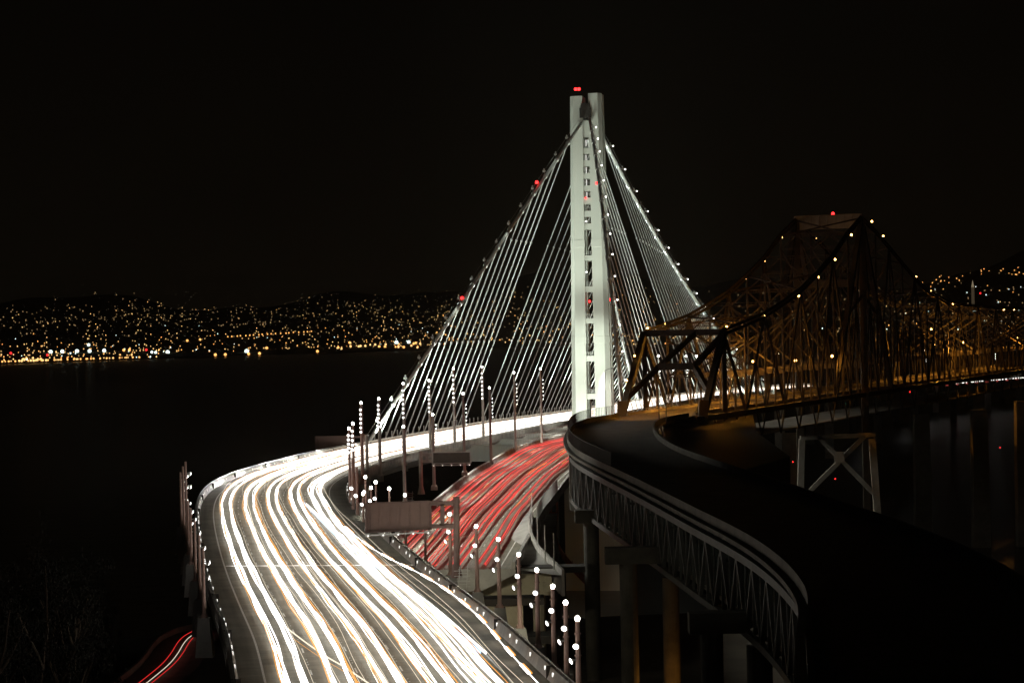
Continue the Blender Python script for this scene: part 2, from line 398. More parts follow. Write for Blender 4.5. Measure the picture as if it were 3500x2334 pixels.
# ------------------------------------------------------------------ the two new viaducts
tag(ribbon(WB, 0.3, WW - .3, 0, WB.L, 0, 'road', MT['road']), None, kind='structure')
tag(ribbon(EB, 0.3, EW - .3, 0, EB.L, 0, 'road', MT['road']), None, kind='structure')
def viaduct(path, W, s0, label, depth, marks, rs):
    root = empty('road_viaduct', path.pt(s0, W / 2, -3), label, 'viaduct'); inv = root.location.copy()
    def child(mb, name, m, par=None, smooth=False):
        mb.v = [(a[0] - inv.x, a[1] - inv.y, a[2] - inv.z) for a in mb.v]
        return mb.build(name, m, par or root, smooth)
    girder = child(section(path, [(-.4, -.03), (W + .4, -.03), (W + .4, -.8), (W - 5, -depth), (5, -depth), (-.4, -.8)], s0, path.L, 6), 'box_girder', MT['concrete'])
    for w_, g in ((0, 1), (W, -1)):
        bw = child(section(path, [(w_ - .35 * g, -.0), (w_ + .45 * g, .0), (w_ + .28 * g, .35), (w_ + .1 * g, 1.05), (w_ - .35 * g, 1.05)], s0, path.L, 3), 'parapet', MT['barrier'])
        q = s0 + 60; k = 0
        while path is WB and q < min(path.L, s0 + 430):
            p = path.pt(q, w_ + .22 * g, .62); d = path.pt(q + 1, w_) - path.pt(q, w_)
            m_ = MB(); m_.box(p, .13, .3, .34, math.atan2(d.y, d.x) - math.pi / 2); child(m_, 'marker_light', MT['disc_dim'], bw); q += 8.5 if k % 3 else 4.2; k += 1
        q = s0 + 30
        while path is WB and q < min(path.L, s0 + 560):
            p = path.pt(q, w_ + .1 * g, .55); d = path.pt(q + 1, w_) - path.pt(q, w_)
            j_ = MB(); j_.box(p, .8, .12, 1.16, math.atan2(d.y, d.x) - math.pi / 2); q += 32; child(j_, 'joint', MT['dark'], bw)
        r_ = MB()
        r_.tube([path.pt(s0 + k * 6, w_ - .1 * g, 1.28) for k in range(int((path.L - s0) / 6))], .05, 4)
        for k in range(int(min(640, path.L - s0) / 3)): p = path.pt(s0 + k * 3, w_ - .1 * g, 1.15); r_.box(p, .06, .06, .26)
        child(r_, 'hand_rail', MT['galv'], bw)
    m_ = MB()
    for w_ in marks['edge']:
        m_.sweep([[path.pt(s0 + k * 4, w_ - .1, .006), path.pt(s0 + k * 4, w_ + .1, .006)] for k in range(int(min(900, path.L - s0) / 4))], close=False)
    child(m_, 'edge_line', MT['line'])
    m_ = MB()
    for w_ in marks['lane']:
        q = s0
        while q < min(path.L, s0 + 900):
            m_.sweep([[path.pt(q + k, w_ - .075, .007), path.pt(q + k, w_ + .075, .007)] for k in (0, 1.5, 3)], close=False)
            for k in range(3): p = path.pt(q + 6 + k * 1.6, w_, .03); m_.box(p, .12, .12, .04)
            q += 14
    child(m_, 'lane_markings', MT['line'])
    return root, child
MT['disc_dim'] = mat('marker_lens', (.3, .3, .3), .5, emit=(1, .97, .9), strength=1.4)
LC = [4.9 + 4.0 * k for k in range(5)]
vw, childw = viaduct(WB, WW, 0, 'wide curving concrete viaduct carrying the white headlight streaks', 3.6, dict(edge=[2.7, 23.4], lane=[6.9 + 4 * k for k in range(4)]), 1)
ve, childe = viaduct(EB, EW, 0, 'straighter concrete viaduct carrying the red taillight streaks', 3.4, dict(edge=[1.2, 19.9], lane=[4.5, 7.9, 11.4, 15.1]), 2)
sj = WB.at_y(290.5, 13)
m_ = MB(); d_ = []
for k in range(28):
    p = at(770 + (1425 - 770) * k / 27, 1935 - 4 * k / 27, 50.012); d_.append([p, p + Vector((.0, 1.1, 0))])
m_.sweep(d_, close=False); childw(m_, 'expansion_joint', mat('joint_glint_white', (.9, .9, .88), .35, 0, emit=(1, .97, .9), strength=.0))  # near-white colour and extra width put the headlight glint into the joint
# piers of both viaducts
for path, W, vr, ch in ((WB, WW, vw, childw), (EB, EW, ve, childe)):
    for y in ((225, 300, 375, 450, 540) if path is WB else (360, 440, 530)):
        q = path.at_y(y, W / 2); p = path.pt(q, W / 2, -3.2); m_ = MB(); d = path.pt(q + 1, 0) - path.pt(q, 0); a = math.atan2(d.y, d.x) - math.pi / 2
        g = gz(p.x, p.y) - 2; m_.box((p.x, p.y, (p.z + g) / 2), 6, 3.2, p.z - g, a); m_.box((p.x, p.y, p.z - 1), 13, 3.6, 2, a)
        ch(m_, 'pier', MT['concrete'])
    for y in range(700, 2900, 160):
        q = path.at_y(y, W / 2)
        if q >= path.L - 5: break
        p = path.pt(q, W / 2, -3.2); m_ = MB(); m_.box((p.x, p.y, (p.z - 5) / 2), 5, 3, p.z + 5, 0)
        if y != 700: ch(m_, 'pier', MT['concrete'])

# ------------------------------------------------------------------ moving-traffic light in the lanes
def wander(seed, amp):
    r = random.Random(seed); ph = [r.uniform(0, 6.28) for _ in range(4)]; L_ = [r.uniform(60, 90), r.uniform(25, 45), r.uniform(120, 300), r.uniform(8, 14)]
    return lambda s: amp * (.5 * math.sin(s / L_[0] * 6.28 + ph[0]) + .25 * math.sin(s / L_[1] * 6.28 + ph[1]) + .8 * math.sin(s / L_[2] * 6.28 + ph[2]) + .04 * math.sin(s / L_[3] * 6.28 + ph[3]))
def streak(mb, path, w_, h, r, s0, s1, wf, ds=5, n=5):
    k = max(2, int((s1 - s0) / ds))
    mb.tube([path.pt(s0 + (s1 - s0) * i / k, w_ + wf(s0 + (s1 - s0) * i / k), h + .03 * math.sin(i * 1.3)) for i in range(k + 1)], r, n, cap=False)
rnd = random.Random(3)
S1 = WB.at_y(1490, 0)
ordn = ['leftmost', 'second from the left', 'middle', 'fourth from the left', 'rightmost']
for L_ in range(5):
    A, B_, C_ = MB(), MB(), MB()
    nv = (9, 12, 13, 14, 17)[L_]
    for v in range(nv):
        wf = wander(L_ * 100 + v, .15 + .06 * (L_ == 4)); off = rnd.gauss(0, .13 + .09 * (L_ == 4)); h = rnd.choice((.62, .66, .7, .75, .95)); g = rnd.uniform(.66, .8)
        a, b_ = 0, S1
        u = rnd.random()
        if u < .18: b_ = rnd.uniform(100, 260)
        elif u < .3: a = rnd.uniform(60, 200)
        big = rnd.random() < .45
        for sd in (-1, 1):
            streak(A if big or v % 2 else B_, WB, LC[L_] + off + sd * g, h, rnd.uniform(.035, .088) if big else rnd.uniform(.02, .05), a, b_, wf)
        if rnd.random() < .7: sd = rnd.choice((-1, 1)); streak(C_, WB, LC[L_] + off + sd * (g + rnd.uniform(.12, .3)), h + rnd.uniform(-.1, .3), rnd.uniform(.022, .045), a, b_, wf)
        if v % 6 == 5:
            for sd in (-1, 1): streak(B_, WB, LC[L_] + off + sd * 1.1, rnd.uniform(1.2, 2.6), .02, a, b_, wf, 7)
    root = empty('headlight_streaks', WB.pt(0, LC[L_], .6), 'bright white headlight streaks filling the ' + ordn[L_] + ' lane of the curving roadway', 'light streaks', 'headlight streaks on the curving roadway')
    iv = root.location
    for mb_, nm, m in ((A, 'white_streak', 'white'), (B_, 'warm_white_streak', 'white2'), (C_, 'amber_streak', 'amber')):
        mb_.v = [(p[0] - iv.x, p[1] - iv.y, p[2] - iv.z) for p in mb_.v]; o = mb_.build(nm, MT[m], root); o['kind'] = 'stuff'
# single streaks one can follow
def single(name, label, parts):
    root = empty(name, parts[0][0][0], label, 'light streak'); iv = root.location
    for pts, r, m, nm in parts:
        mb_ = MB(); mb_.tube([Vector(p) - iv for p in pts], r, 6); mb_.build(nm, MT[m], root)
def wbcurve(pairs, dz): return [WB.pt(s, w_, dz) for s, w_ in catmull([Vector(p) for p in pairs], 4)]
def S(px, py, z=50.7):                                   # pixel on the roadway -> (s, w)
    p = at(px, py, z); best = min(range(0, int(WB.L), 1), key=lambda q: (WB.pt(q, 0).xy - p.xy).length) if p.y < 700 else 0
    return (best, (WB.pt(best, 0).xy - p.xy).length)
def px_line(L_, z): return [at(a, b_, z) for a, b_ in [tuple(v) for v in catmull([Vector(q) for q in L_], 12)]]
single('lane_change_streak', 'blue-white streak of a vehicle crossing lanes in the right half of the roadway', [
    (px_line([(1035, 1715), (1085, 1765), (1180, 1858), (1300, 1945), (1400, 2025), (1500, 2105), (1640, 2228)], 50.7), .14, 'blue', 'blue_streak'),
    (px_line([(1048, 1722), (1100, 1772), (1195, 1860), (1312, 1943), (1412, 2020), (1512, 2098), (1660, 2230)], 50.7), .12, 'white', 'white_streak')])
single('lane_change_streak', 'thin pale streak slanting across the left lanes near the bottom', [
    (px_line([(968, 2135), (1000, 2160), (1060, 2205), (1120, 2245), (1180, 2280), (1260, 2334)], 50.7), .07, 'white2', 'pale_streak'),
    (px_line([(990, 2172), (1050, 2215), (1110, 2255), (1170, 2290), (1240, 2340)], 50.7), .02, 'amber', 'amber_streak')])
root = empty('flashing_signal_streak', WB.pt(100, 22.6, 1.4), 'dashed orange and white turn-signal streak along the right lane by the barrier', 'light streak'); iv = root.location
A, B_ = MB(), MB(); q = WB.at_y(140, 23)
ln = px_line([(1180, 1800), (1260, 1865), (1340, 1912), (1440, 1962), (1540, 2025), (1640, 2110), (1735, 2220), (1850, 2345)], 51.0)
for k in range(0, len(ln) - 4, 6):
    A.tube([p - iv for p in ln[k:k + 4]], .13, 5); B_.tube([p - iv + Vector((.24, .1, 0)) for p in ln[k:k + 4]], .09, 5)
A.tube([p - iv for p in ln], .05, 5)
A.build('white_streak', MT['white'], root); B_.build('amber_streak', MT['amber'], root)
# red side
RC = [2.9, 6.2, 9.6, 13.2, 17.1]
for L_ in range(5):
    A, B_, C_ = MB(), MB(), MB()
    for v in range((5, 6, 8, 8, 8)[L_]):
        wf = wander(L_ * 77 + v + 5000, .07); off = rnd.gauss(0, .2); h = rnd.uniform(.5, .8); g = rnd.uniform(.6, .72)
        a, b_ = 0, EB.at_y(830, 0)
        if rnd.random() < .25: a = rnd.uniform(0, 120)
        for sd in (-1, 1):
            streak(A if v % 2 else B_, EB, RC[L_] + off + sd * g, h, rnd.uniform(.05, .10) if v % 2 else rnd.uniform(.06, .13), a, b_, wf)
    for k in range(3 + L_ % 2 * 3):
        q = rnd.uniform(20, 220); streak(C_, EB, RC[L_] + rnd.uniform(-.7, .7), .9, .05, q, q + rnd.uniform(6, 14), lambda s: 0)
    root = empty('taillight_streaks', EB.pt(0, RC[L_], .8), 'red taillight streaks filling the ' + ordn[L_] + ' lane of the lower roadway', 'light streaks', 'taillight streaks on the lower roadway'); iv = root.location
    for mb_, nm, m in ((A, 'red_streak', 'red'), (B_, 'soft_red_streak', 'redsoft'), (C_, 'amber_streak', 'amber')):
        mb_.v = [(p[0] - iv.x, p[1] - iv.y, p[2] - iv.z) for p in mb_.v]; o = mb_.build(nm, MT[m], root); o['kind'] = 'stuff'

# ------------------------------------------------------------------ self-anchored suspension span: tower, cables, hangers
T0 = Vector((24.6, 700))
br = empty('suspension_bridge', (T0.x, T0.y, 30), 'white floodlit suspension bridge with one four-legged tower and fanned cables', 'bridge'); BI = br.location.copy()
def bpart(mb, name, m, par=None, smooth=False):
    mb.v = [(p[0] - BI.x, p[1] - BI.y, p[2] - BI.z) for p in mb.v]; return mb.build(name, m, par or br, smooth)
ax = Vector((.16, .987)); pp = Vector((.987, -.16))
def tp(a, c, z): v = T0 + pp * a + ax * c; return (v.x, v.y, z)
ZT = 151.5
def leg_ring(sx, sy, z):
    t = min(1, max(0, (z - 50) / 100)); outw = 6.25 - 1.45 * t; inn = 1.35 - .45 * t; outd = 5.6 - 1.3 * t; ind = 1.5 - .3 * t; ch = 1.5 - .5 * t
    pts = [(inn, ind), (inn, outd), (outw - ch, outd), (outw, outd - ch * 1.2), (outw, ind)]
    if sx * sy < 0: pts = pts[::-1]
    return [tp(a * sx, b_ * sy, z) for a, b_ in pts]
tow = None
m_ = MB(); m_.box(tp(0, 0, 24), 17, 16, 52, math.atan2(pp.y, pp.x)); m_.v = [v for v in m_.v]
tow = bpart(m_, 'tower', MT['tower']); tow['label'] = 'white steel tower on its base'
for sx in (-1, 1):
    for sy in (-1, 1):
        m_ = MB(); m_.sweep([leg_ring(sx, sy, z) for z in (49, 75.2, 75.25, 77.3, 77.35, 104.5, 104.55, 106.8, 106.85, 133.2, 133.25, ZT - (0 if sx > 0 else .7))])
        k = 0
        for i, z in enumerate((75.25, 77.3, 104.55, 106.8)):   # slightly proud splice bands
            for j in range(5):
                idx = {75.25: 2, 77.3: 3, 104.55: 6, 106.8: 7}[z] * 5 + j; v = Vector(m_.v[idx]); c_ = Vector(tp(3.6 * sx, 3.5 * sy, z)); m_.v[idx] = tuple(c_ + (v - c_) * 1.05)
        bpart(m_, 'leg', MT['tower'], tow)
def zt(y): return H + (1120 - y) * 700 / F
beams = [(418, 474), (510, 530), (552, 573), (596, 615), (638, 657), (679, 701), (724, 744), (767, 788), (875, 893), (980, 1000), (1088, 1106), (1216, 1235), (1344, 1363)]
for ya, yb in beams:
    za, zb = zt(ya), zt(yb); m_ = MB()
    t = (za - 50) / 100; outd = 5.0 - 1.3 * t
    for sy in (-1, 1): m_ = MB(); m_.box(tp(0, sy * (outd - .5), (za + zb) / 2), 4.2 - t, 1.2, za - zb, math.atan2(pp.y, pp.x)); bpart(m_, 'crossbeam', MT['tower'], tow)
    m_ = MB(); z = za
    for g in (.45, .9, 1.25): m_.bar(tp(-1.3, -(outd - .3), z + g), tp(1.3, -(outd - .3), z + g), .07)
    for a in (-1.2, -.6, 0, .6, 1.2): m_.bar(tp(a, -(outd - .3), z), tp(a, -(outd - .3), z + 1.25), .07)
    if ya > 500: bpart(m_, 'hand_rail', MT['galv'], tow)
m_ = MB(); m_.box(tp(0, 0, zt(392)), 3.6, 9.6, 3.0, math.atan2(pp.y, pp.x)); m_.box(tp(0, -4.2, zt(372)), 2.6, 1.4, 2.2, math.atan2(pp.y, pp.x)); bpart(m_, 'saddle', MT['dark'], tow)
m_ = MB(); m_.box(tp(0, 0, zt(380)), 1.3, 2, 2.5, math.atan2(pp.y, pp.x)); bpart(m_, 'lift_housing', MT['dark'], tow)
m_ = MB()
for a in (-2.9, -1.9): p = tp(a, -4, ZT + 1.4); m_.ball(p, .5)
bpart(m_, 'beacon', MT['beacon'], tow)
m_ = MB(); m_.tube([tp(3.3, -2, ZT), tp(3.3, -2, ZT + 4)], .08, 5); bpart(m_, 'antenna', MT['dark'], tow)
# lights inside the tower shaft
m_ = MB()
for a, b_ in ((2003, 490), (2003, 541), (2004, 584), (2005, 626), (2006, 668)): p = on_plane(a, b_, tp(-3, -1, 0), tp(3, -1, 0)); m_.box(p, .18, .18, 2.0)
bpart(m_, 'shaft_light', MT['disc_dim'], tow)
m_ = MB()
for a, b_ in ((2004, 757), (2005, 930)): p = on_plane(a, b_, tp(-3, -3, 0), tp(3, -3, 0)); m_.ball(p, .22)
bpart(m_, 'lamp', MT['disc'], tow)

edgeN = lambda q: WB.pt(q, -.9, .6)
edgeS = lambda q: EB.pt(q, EW + .9, .6)
qN, qS = WB.at_y(706, 0), EB.at_y(695, EW)
def fitcable(pxs, A, B):
    return [on_plane(x_, y_, A, B) for x_, y_ in pxs]
TL = Vector(tp(-1.1, -3.5, 0)); TR = Vector(tp(1.1, -3.5, 0)); TL2 = Vector(tp(-1.1, 3.5, 0)); TR2 = Vector(tp(1.1, 3.5, 0))
NWend = WB.pt(WB.at_y(601, 0), -.5); SWend = EB.pt(EB.at_y(586, EW), EW + .5)
NEend = WB.pt(WB.at_y(1085, 0), -.5); SEend = EB.pt(EB.at_y(1062, EW), EW + .5)
def smoothcable(key_, A, B, pxs, ztop, zend):
    P = [(Vector(p)) for p in fitcable(pxs, A, B)]
    d = (Vector(B[:2]) - Vector(A[:2])); L2 = d.length
    ts = [((p.xy - Vector(A[:2])).dot(d)) / L2 / L2 for p in P]
    # least squares: z = ztop + (zend-ztop) t - 4 sag t (1-t)
    num = den = 0
    for t_, p in zip(ts, P):
        g = -4 * t_ * (1 - t_); num += g * (p.z - ztop - (zend - ztop) * t_); den += g * g
    sag = num / den
    if 'NE' == key_: sag = 12
    f = lambda t_: Vector((A[0] + d.x * t_, A[1] + d.y * t_, ztop + (zend - ztop) * t_ - 4 * sag * t_ * (1 - t_)))
    0 and print('CABLE sag', round(sag, 1), 'len', round(L2), [(round(t_, 2), round(p.z, 1), round(f(t_).z, 1)) for t_, p in zip(ts, P)])
    return f, L2
CAB = {
 'NW': (TL, NWend, [(1942, 470), (1910, 521), (1868, 587), (1797, 708), (1746, 793), (1699, 858), (1643, 947), (1578, 1045), (1507, 1133), (1466, 1200), (1432, 1244), (1381, 1302), (1334, 1363), (1286, 1424), (1252, 1479)], zt(420), NWend.z),
 'SW': (TR, SWend, [(2026, 517), (2043, 634), (2055, 755), (2073, 844), (2087, 938), (2101, 1055), (2108, 1150), (2122, 1263), (2130, 1369)], zt(410), SWend.z),
 'SE': (TR2, SEend, [(2069, 517), (2148, 634), (2218, 760), (2317, 914), (2401, 1064), (2490, 1184), (2535, 1241), (2577, 1294)], zt(400), SEend.z),
 'NE': (TL2, NEend, [(2012, 1040), (2022, 1130), (2028, 1180), (2091, 1331), (2110, 1352), (2125, 1365)], zt(400), NEend.z),
}
def deck_end(key, p):  # foot of a hanger straight across from the cable point, on the outer deck edge
    path, W = (WB, -.9) if key[0] == 'N' else (EB, EW + .9)
    return path, W
EXTRA = MB()
steps = {'NW': 16, 'NE': 42, 'SW': 15, 'SE': 42}
cable_pts = {}
nh = 0
for key, (A, B, pxs, za, zb) in CAB.items():
    f, L2 = smoothcable(key, A, B, pxs, za, zb); cable_pts[key] = f
    m_ = MB(); m_.tube([f(i / 40) for i in range(41)], .60 if key == 'SE' else .5, 10)
    cb = bpart(m_, 'main_cable', MT['cable'], None, True)
    m_ = MB(); hw = MB(); n = steps[key]
    path, W = (WB, -.9) if key[0] == 'N' else (EB, EW + .9)
    qe = path.at_y(B[1], W if key[0] == 'S' else 0); qt = path.at_y(Vector(tp(0, 0, 0)).y + (6 if key[0] == 'N' else -5), 0 if key[0] == 'N' else EW)
    lamps = MB(); sgn = -1 if key[0] == 'N' else 1
    for i in range(1, n + 1):
        t_ = (i + (.3 if key[1] == 'W' else .6)) / (n + 1.2)
        c_ = f(t_); q = qt + (qe - qt) * t_
        ft = path.pt(q, W, .7); dr = (path.pt(q + 1, W) - path.pt(q, W)).normalized()
        hide = (key == 'NE' and i > 24); hb = EXTRA if hide else MB()
        top = c_ + (ft - c_).normalized() * .4
        for g in (-1, 1): hb.tube([top + dr * g * .34, ft + dr * g * .34], .078, 5, cap=False)
        Lh = (ft - top).length; nc = int(Lh / 32)
        for k in range(1, nc + 1): p = top.lerp(ft, 1 - (k * 32 - 4) / Lh) if k * 32 - 4 < Lh else None; (p is not None) and hb.bar(p - dr * .6, p + dr * .6, .42, .5)
        hb.box(ft - Vector((0, 0, .4)), .5, 1.6, .9, math.atan2(dr.y, dr.x) - math.pi / 2)
        (not hide) and bpart(hb, 'hanger', MT['rope'])
        m_ = MB(); m_.tube([c_ - (f(t_ + .01) - c_).normalized() * .45, c_ + (f(t_ + .01) - c_).normalized() * .45], .70, 10); bpart(m_, 'cable_clamp', MT['cable'], cb)
        hw = MB()
        if i % 2 == 0 or key in ('NW', 'SW'):
            s_ = (pp * sgn).to_3d()
            l0 = c_ + Vector((0, 0, 1.2)) + s_ * .4; hw.bar(c_ + Vector((0, 0, .4)), l0, .16); hw.box(l0 + Vector((0, 0, .3)), .9, .7, .5); hw.box(l0 + Vector((.0, 0, .9)), .35, .35, .5)
            if key in ('SE', 'SW'): lamps = MB(); lamps.ball(l0 + Vector((.9, 0, .1)), .24, 6, 4); bpart(lamps, 'cable_lamp', MT['disc'], cb)
            elif i % 4 == 1: lamps = MB(); lamps.ball(l0 + Vector((.3, -.5, -1.6)), .26, 6, 4); bpart(lamps, 'cable_lamp', MT['disc'], cb)
            bpart(hw, 'cable_fitting', MT['galv'], cb)
    
    m_ = MB()
    for g in (-.7, .7): m_.tube([f(i / 30) + Vector((g * .9, 0, 1.3)) for i in range(31)], .035, 4, cap=False)
    bpart(m_, 'hand_rope', MT['galv'], cb)

m_ = MB()
for key, pxs in (('NW', [(1835, 634), (1580, 1030)]), ('SW', [(2041, 637), (2089, 1035)])):
    A, B = CAB[key][0], CAB[key][1]
    for x_, y_ in pxs: m_.ball(on_plane(x_, y_, A, B) + Vector((0, 0, .9)), .5)
m_.ball(on_plane(2015, 1030, tp(-3, -4.5, 0), tp(3, -4.5, 0)), .4); m_.ball(on_plane(2002, 677, tp(-3, -4.5, 0), tp(3, -4.5, 0)), .28)
bpart(m_, 'beacon', MT['beacon'])
if EXTRA.v: bpart(EXTRA, 'hangers', MT['rope'])['kind'] = 'stuff'
# cross girders between the two decks and the fence along the lower roadway
for k, y in enumerate(range(600, 1040, 30)):
    a = WB.pt(WB.at_y(y, WW), WW - 3, -2.4); b_ = EB.pt(EB.at_y(y - 4, 0), 3, -2.4); m_ = MB(); m_.bar(a, b_, 4.5, 4.2); bpart(m_, 'cross_girder', MT['tower'])
for k in range(70):
    p = WB.pt(WB.at_y(604, 0) + k * 5.2, -.6, 1.9); m_ = MB(); m_.box(p, .3, .3, 1.9); bpart(m_, 'rail_post', MT['galv'])

def fence(name, pts, h, step, label, m='galv', rails=(1.0,), r=.05):
    root = empty(name, pts[0], label, 'fence'); iv = root.location; m_ = MB(); rr_ = MB()
    L_ = 0; acc = 0
    for a, b_ in zip(pts, pts[1:]):
        d = (b_ - a).length; q = acc
        while q < d: p = a.lerp(b_, q / d) - iv; m_.box(p + Vector((0, 0, h / 2)), r * 2, r * 2, h); q += step
        acc = q - d
    for g in rails: rr_.tube([p - iv + Vector((0, 0, h * g)) for p in pts], r * .9, 4)
    m_.build('picket', MT[m], root)['kind'] = 'stuff'; rr_.build('rail', MT[m], root); return root
fence('steel_fence', [EB.pt(EB.at_y(570, 0) + k * 4, -1.2, .2) for k in range(60)], 3.0, 3.2, 'white steel fence posts along the far side of the red-streaked roadway', r=.09, rails=(.45, .97))
fence('steel_fence', [EB.pt(EB.at_y(398, EW) + k * 4, EW + .3, .9) for k in range(14)], 2.6, 1.3, 'pale picket fence along the near side of the red-streaked roadway', r=.06)

# side ramp and its kerb beyond the red roadway
ed = [EB.pt(k * 5, EW + .5, -.05) for k in range(17)]
outc = [at(1965, 2010, 43.9)] if 0 else []
ramp_px = [(1924, 1967), (1874, 1925), (1843, 1887), (1813, 1841), (1808, 1790), (1812, 1755), (1820, 1725)]
m_ = MB()
lo = [at(1713, 1939, 43.95), at(1721, 1887, ze(330) - .1), at(1745, 1838, 45.0), at(1785, 1775, 46.4), at(1806, 1750, 46.9)]
hi = [at(1924, 1967, 43.6), at(1862, 1907, 44.0), at(1826, 1862, 45.0), at(1808, 1800, 46.3), at(1815, 1748, 46.9)]
lo = [tuple(p) for p in catmull(lo, 4)]; hi_ = catmull(hi, 4); n = len(lo)
hi2 = [tuple(hi_[min(len(hi_) - 1, int(i * (len(hi_) - 1) / (n - 1)))]) for i in range(n)]
m_.sweep([[a, b_] for a, b_ in zip(lo, hi2)], close=False); tag(m_.build('path', MT['concrete']), None, kind='structure')
m_ = MB(); m_.sweep([[Vector(p) + Vector(o_) for o_ in ((-.2, 0, -3), (.25, 0, -3), (.2, 0, .95), (-.15, 0, .95))] for p in hi2]); pw = m_.build('curved_parapet', MT['barrier']); tag(pw, 'thin curved parapet along the side ramp right of the red streaks', 'parapet')

# ------------------------------------------------------------------ lamp posts
def lamp_post(base, h, label, group, top=True, heads=(), m='polem', r=.27, pedestal=2.6, lean=0):
    root = empty('lamp_post', base, label, 'lamp post', group)
    p_ = MB(); p_.tube([(0, 0, 0), (0, 0, h * .5), (0, 0, h)], r, 8, taper=r * .68); p_.tube([(0, 0, -.05), (0, 0, .35)], r * 1.9, 8, taper=r * 1.3)
    for z in (h * .62, h * .74, h * .86): p_.tube([(0, 0, z), (0, 0, z + .1)], r * 1.12, 8)
    p_.build('pole', MT[m], root)
    if pedestal:
        q = MB(); q.sweep([[(a * s_, b_ * s_ * .9, z) for a, b_ in ((-1, -1), (1, -1), (1, 1), (-1, 1))] for s_, z in ((.95 if pedestal > 2 else .65, -pedestal), (.6, 0))]); q.build('pedestal', MT['concrete'], root)
    if top:
        q = MB(); q.ball((0, 0, h + .22), .20 if base.y < 330 else .24, 8, 6, 1.1); l_ = q.build('lamp', MT['lamp'], root)
    for z, az, sz in heads:
        dx, dy = math.cos(az), math.sin(az)
        hd = MB(); c_ = Vector((dx * (r + .12), dy * (r + .12), z)); dn = Vector((dx, dy, -.35)).normalized()
        hd.bar((dx * r * .5, dy * r * .5, z), c_, .12); hd.tube([c_, c_ + dn * sz * .9], sz * .35, 10, taper=sz); o = hd.build('floodlight', MT['galv'], root)
        ls = MB(); ls.tube([c_ + dn * (sz * .9 + .01), c_ + dn * (sz * .9 + .04)], sz * .86, 10); ls.ball(c_ + dn * sz * .9, sz * .5, 8, 5); ls.build('lens', MT['disc'], o)
    return root
def post_px(top, base, z, **k):
    b_ = at(base[0], base[1], z); tpz = atY(top[0], top[1], b_.y).z
    return b_, tpz - b_.z
LEFT = math.pi * 1.12; CAMW = -math.pi / 2
num = ['nearest', 'second nearest', 'third nearest', 'fourth nearest', 'fifth nearest', 'sixth nearest', 'seventh nearest', 'eighth nearest', 'ninth nearest', 'tenth nearest', 'eleventh nearest', 'twelfth nearest', 'thirteenth nearest']
right = [((1974, 2111), (1980, 2434)), ((1934, 2057), (1939, 2355)), ((1890, 2002), (1895, 2281)), ((1836, 1946), (1840, 2212)), ((1775, 1893), (1778, 2145)), ((1703, 1841), (1708, 2075)), ((1628, 1797), (1632, 2021)), ((1538, 1755), (1541, 1964))]
for i, (a, b_) in enumerate(right):
    base, h = post_px(a, b_, 49.6)
    lamp_post(base, h - .25, num[i] + ' lamp post in the row along the right barrier', 'lamp posts along the right barrier', True, [(h * .72, LEFT + .9, .27), (h * .56, LEFT, .27)])
mid = [((1452, 1722), (1455, 1921)), ((1382, 1692), (1388, 1883)), ((1329, 1670), (1334, 1856)), ((1284, 1648), (1288, 1835)), ((1267, 1667), (1271, 1815)), ((1248, 1630), (1252, 1800)), ((1238, 1688), (1243, 1805))]
for i, (a, b_) in enumerate(mid):
    base, h = post_px(a, b_, 49.0)
    lamp_post(base, h - .2, num[i] + ' low lamp post behind the big sign back', 'low lamp posts behind the sign', i > 0, [(h * .72, CAMW - .3, .3)] if i > 1 else [], r=.2)
tall = [((1220, 1592), (1223, 1771), 1), ((1205, 1560), (1208, 1752), 1), ((1194, 1448), (1212, 1738), 5), ((1186, 1465), (1198, 1728), 5), ((1227, 1377), (1240, 1652), 6), ((1252, 1482), (1256, 1634), 0), ((1290, 1363), (1300, 1625), 6), ((1374, 1311), (1384, 1590), 7), ((1465, 1301), (1472, 1556), 7), ((1545, 1260), (1555, 1535), 7), ((1645, 1254), (1653, 1512), 7)]
for i, (a, b_, k) in enumerate(tall):
    base, h = post_px(a, b_, 49.4)
    lamp_post(base, h - .2, ['first', 'second', 'third', 'fourth', 'fifth', 'sixth', 'seventh', 'eighth', 'ninth', 'tenth', 'eleventh'][i] + ' tall post from the left on the inner edge of the white-streaked roadway', 'tall posts on the inner edge', k > 1,
              [(h * (.92 - .055 * j), CAMW - .15, .25) for j in range(k)] if k > 1 else ([(h * .45, CAMW - .3, .36)] if k else []), m='polew' if i > 4 else 'polem', r=.42 if i > 3 else .3, pedestal=1.3)
ebl = [((1376, 1458), (1384, 1716)), ((1477, 1417), (1484, 1662)), ((1579, 1345), (1588, 1613)), ((1671, 1326), (1678, 1578)), ((1755, 1274), (1762, 1547)), ((1843, 1261), (1852, 1524))]
for i, (a, b_) in enumerate(ebl):
    Y0 = (420, 445, 485, 520, 555, 583)[i]; r_ = ray(*b_); t_ = Y0 / r_.y; base = Vector((r_.x * t_, Y0, H + r_.z * t_)); h = atY(a[0], a[1], Y0).z - base.z
    lamp_post(base, h - .2, ['first', 'second', 'third', 'fourth', 'fifth', 'sixth'][i] + ' tall post from the left along the red-streaked roadway', 'tall posts along the red roadway', True, [(h * (.86 - .05 * j), -.3, .18) for j in range(6)] if i else [], m='polew', r=.36, pedestal=.7)
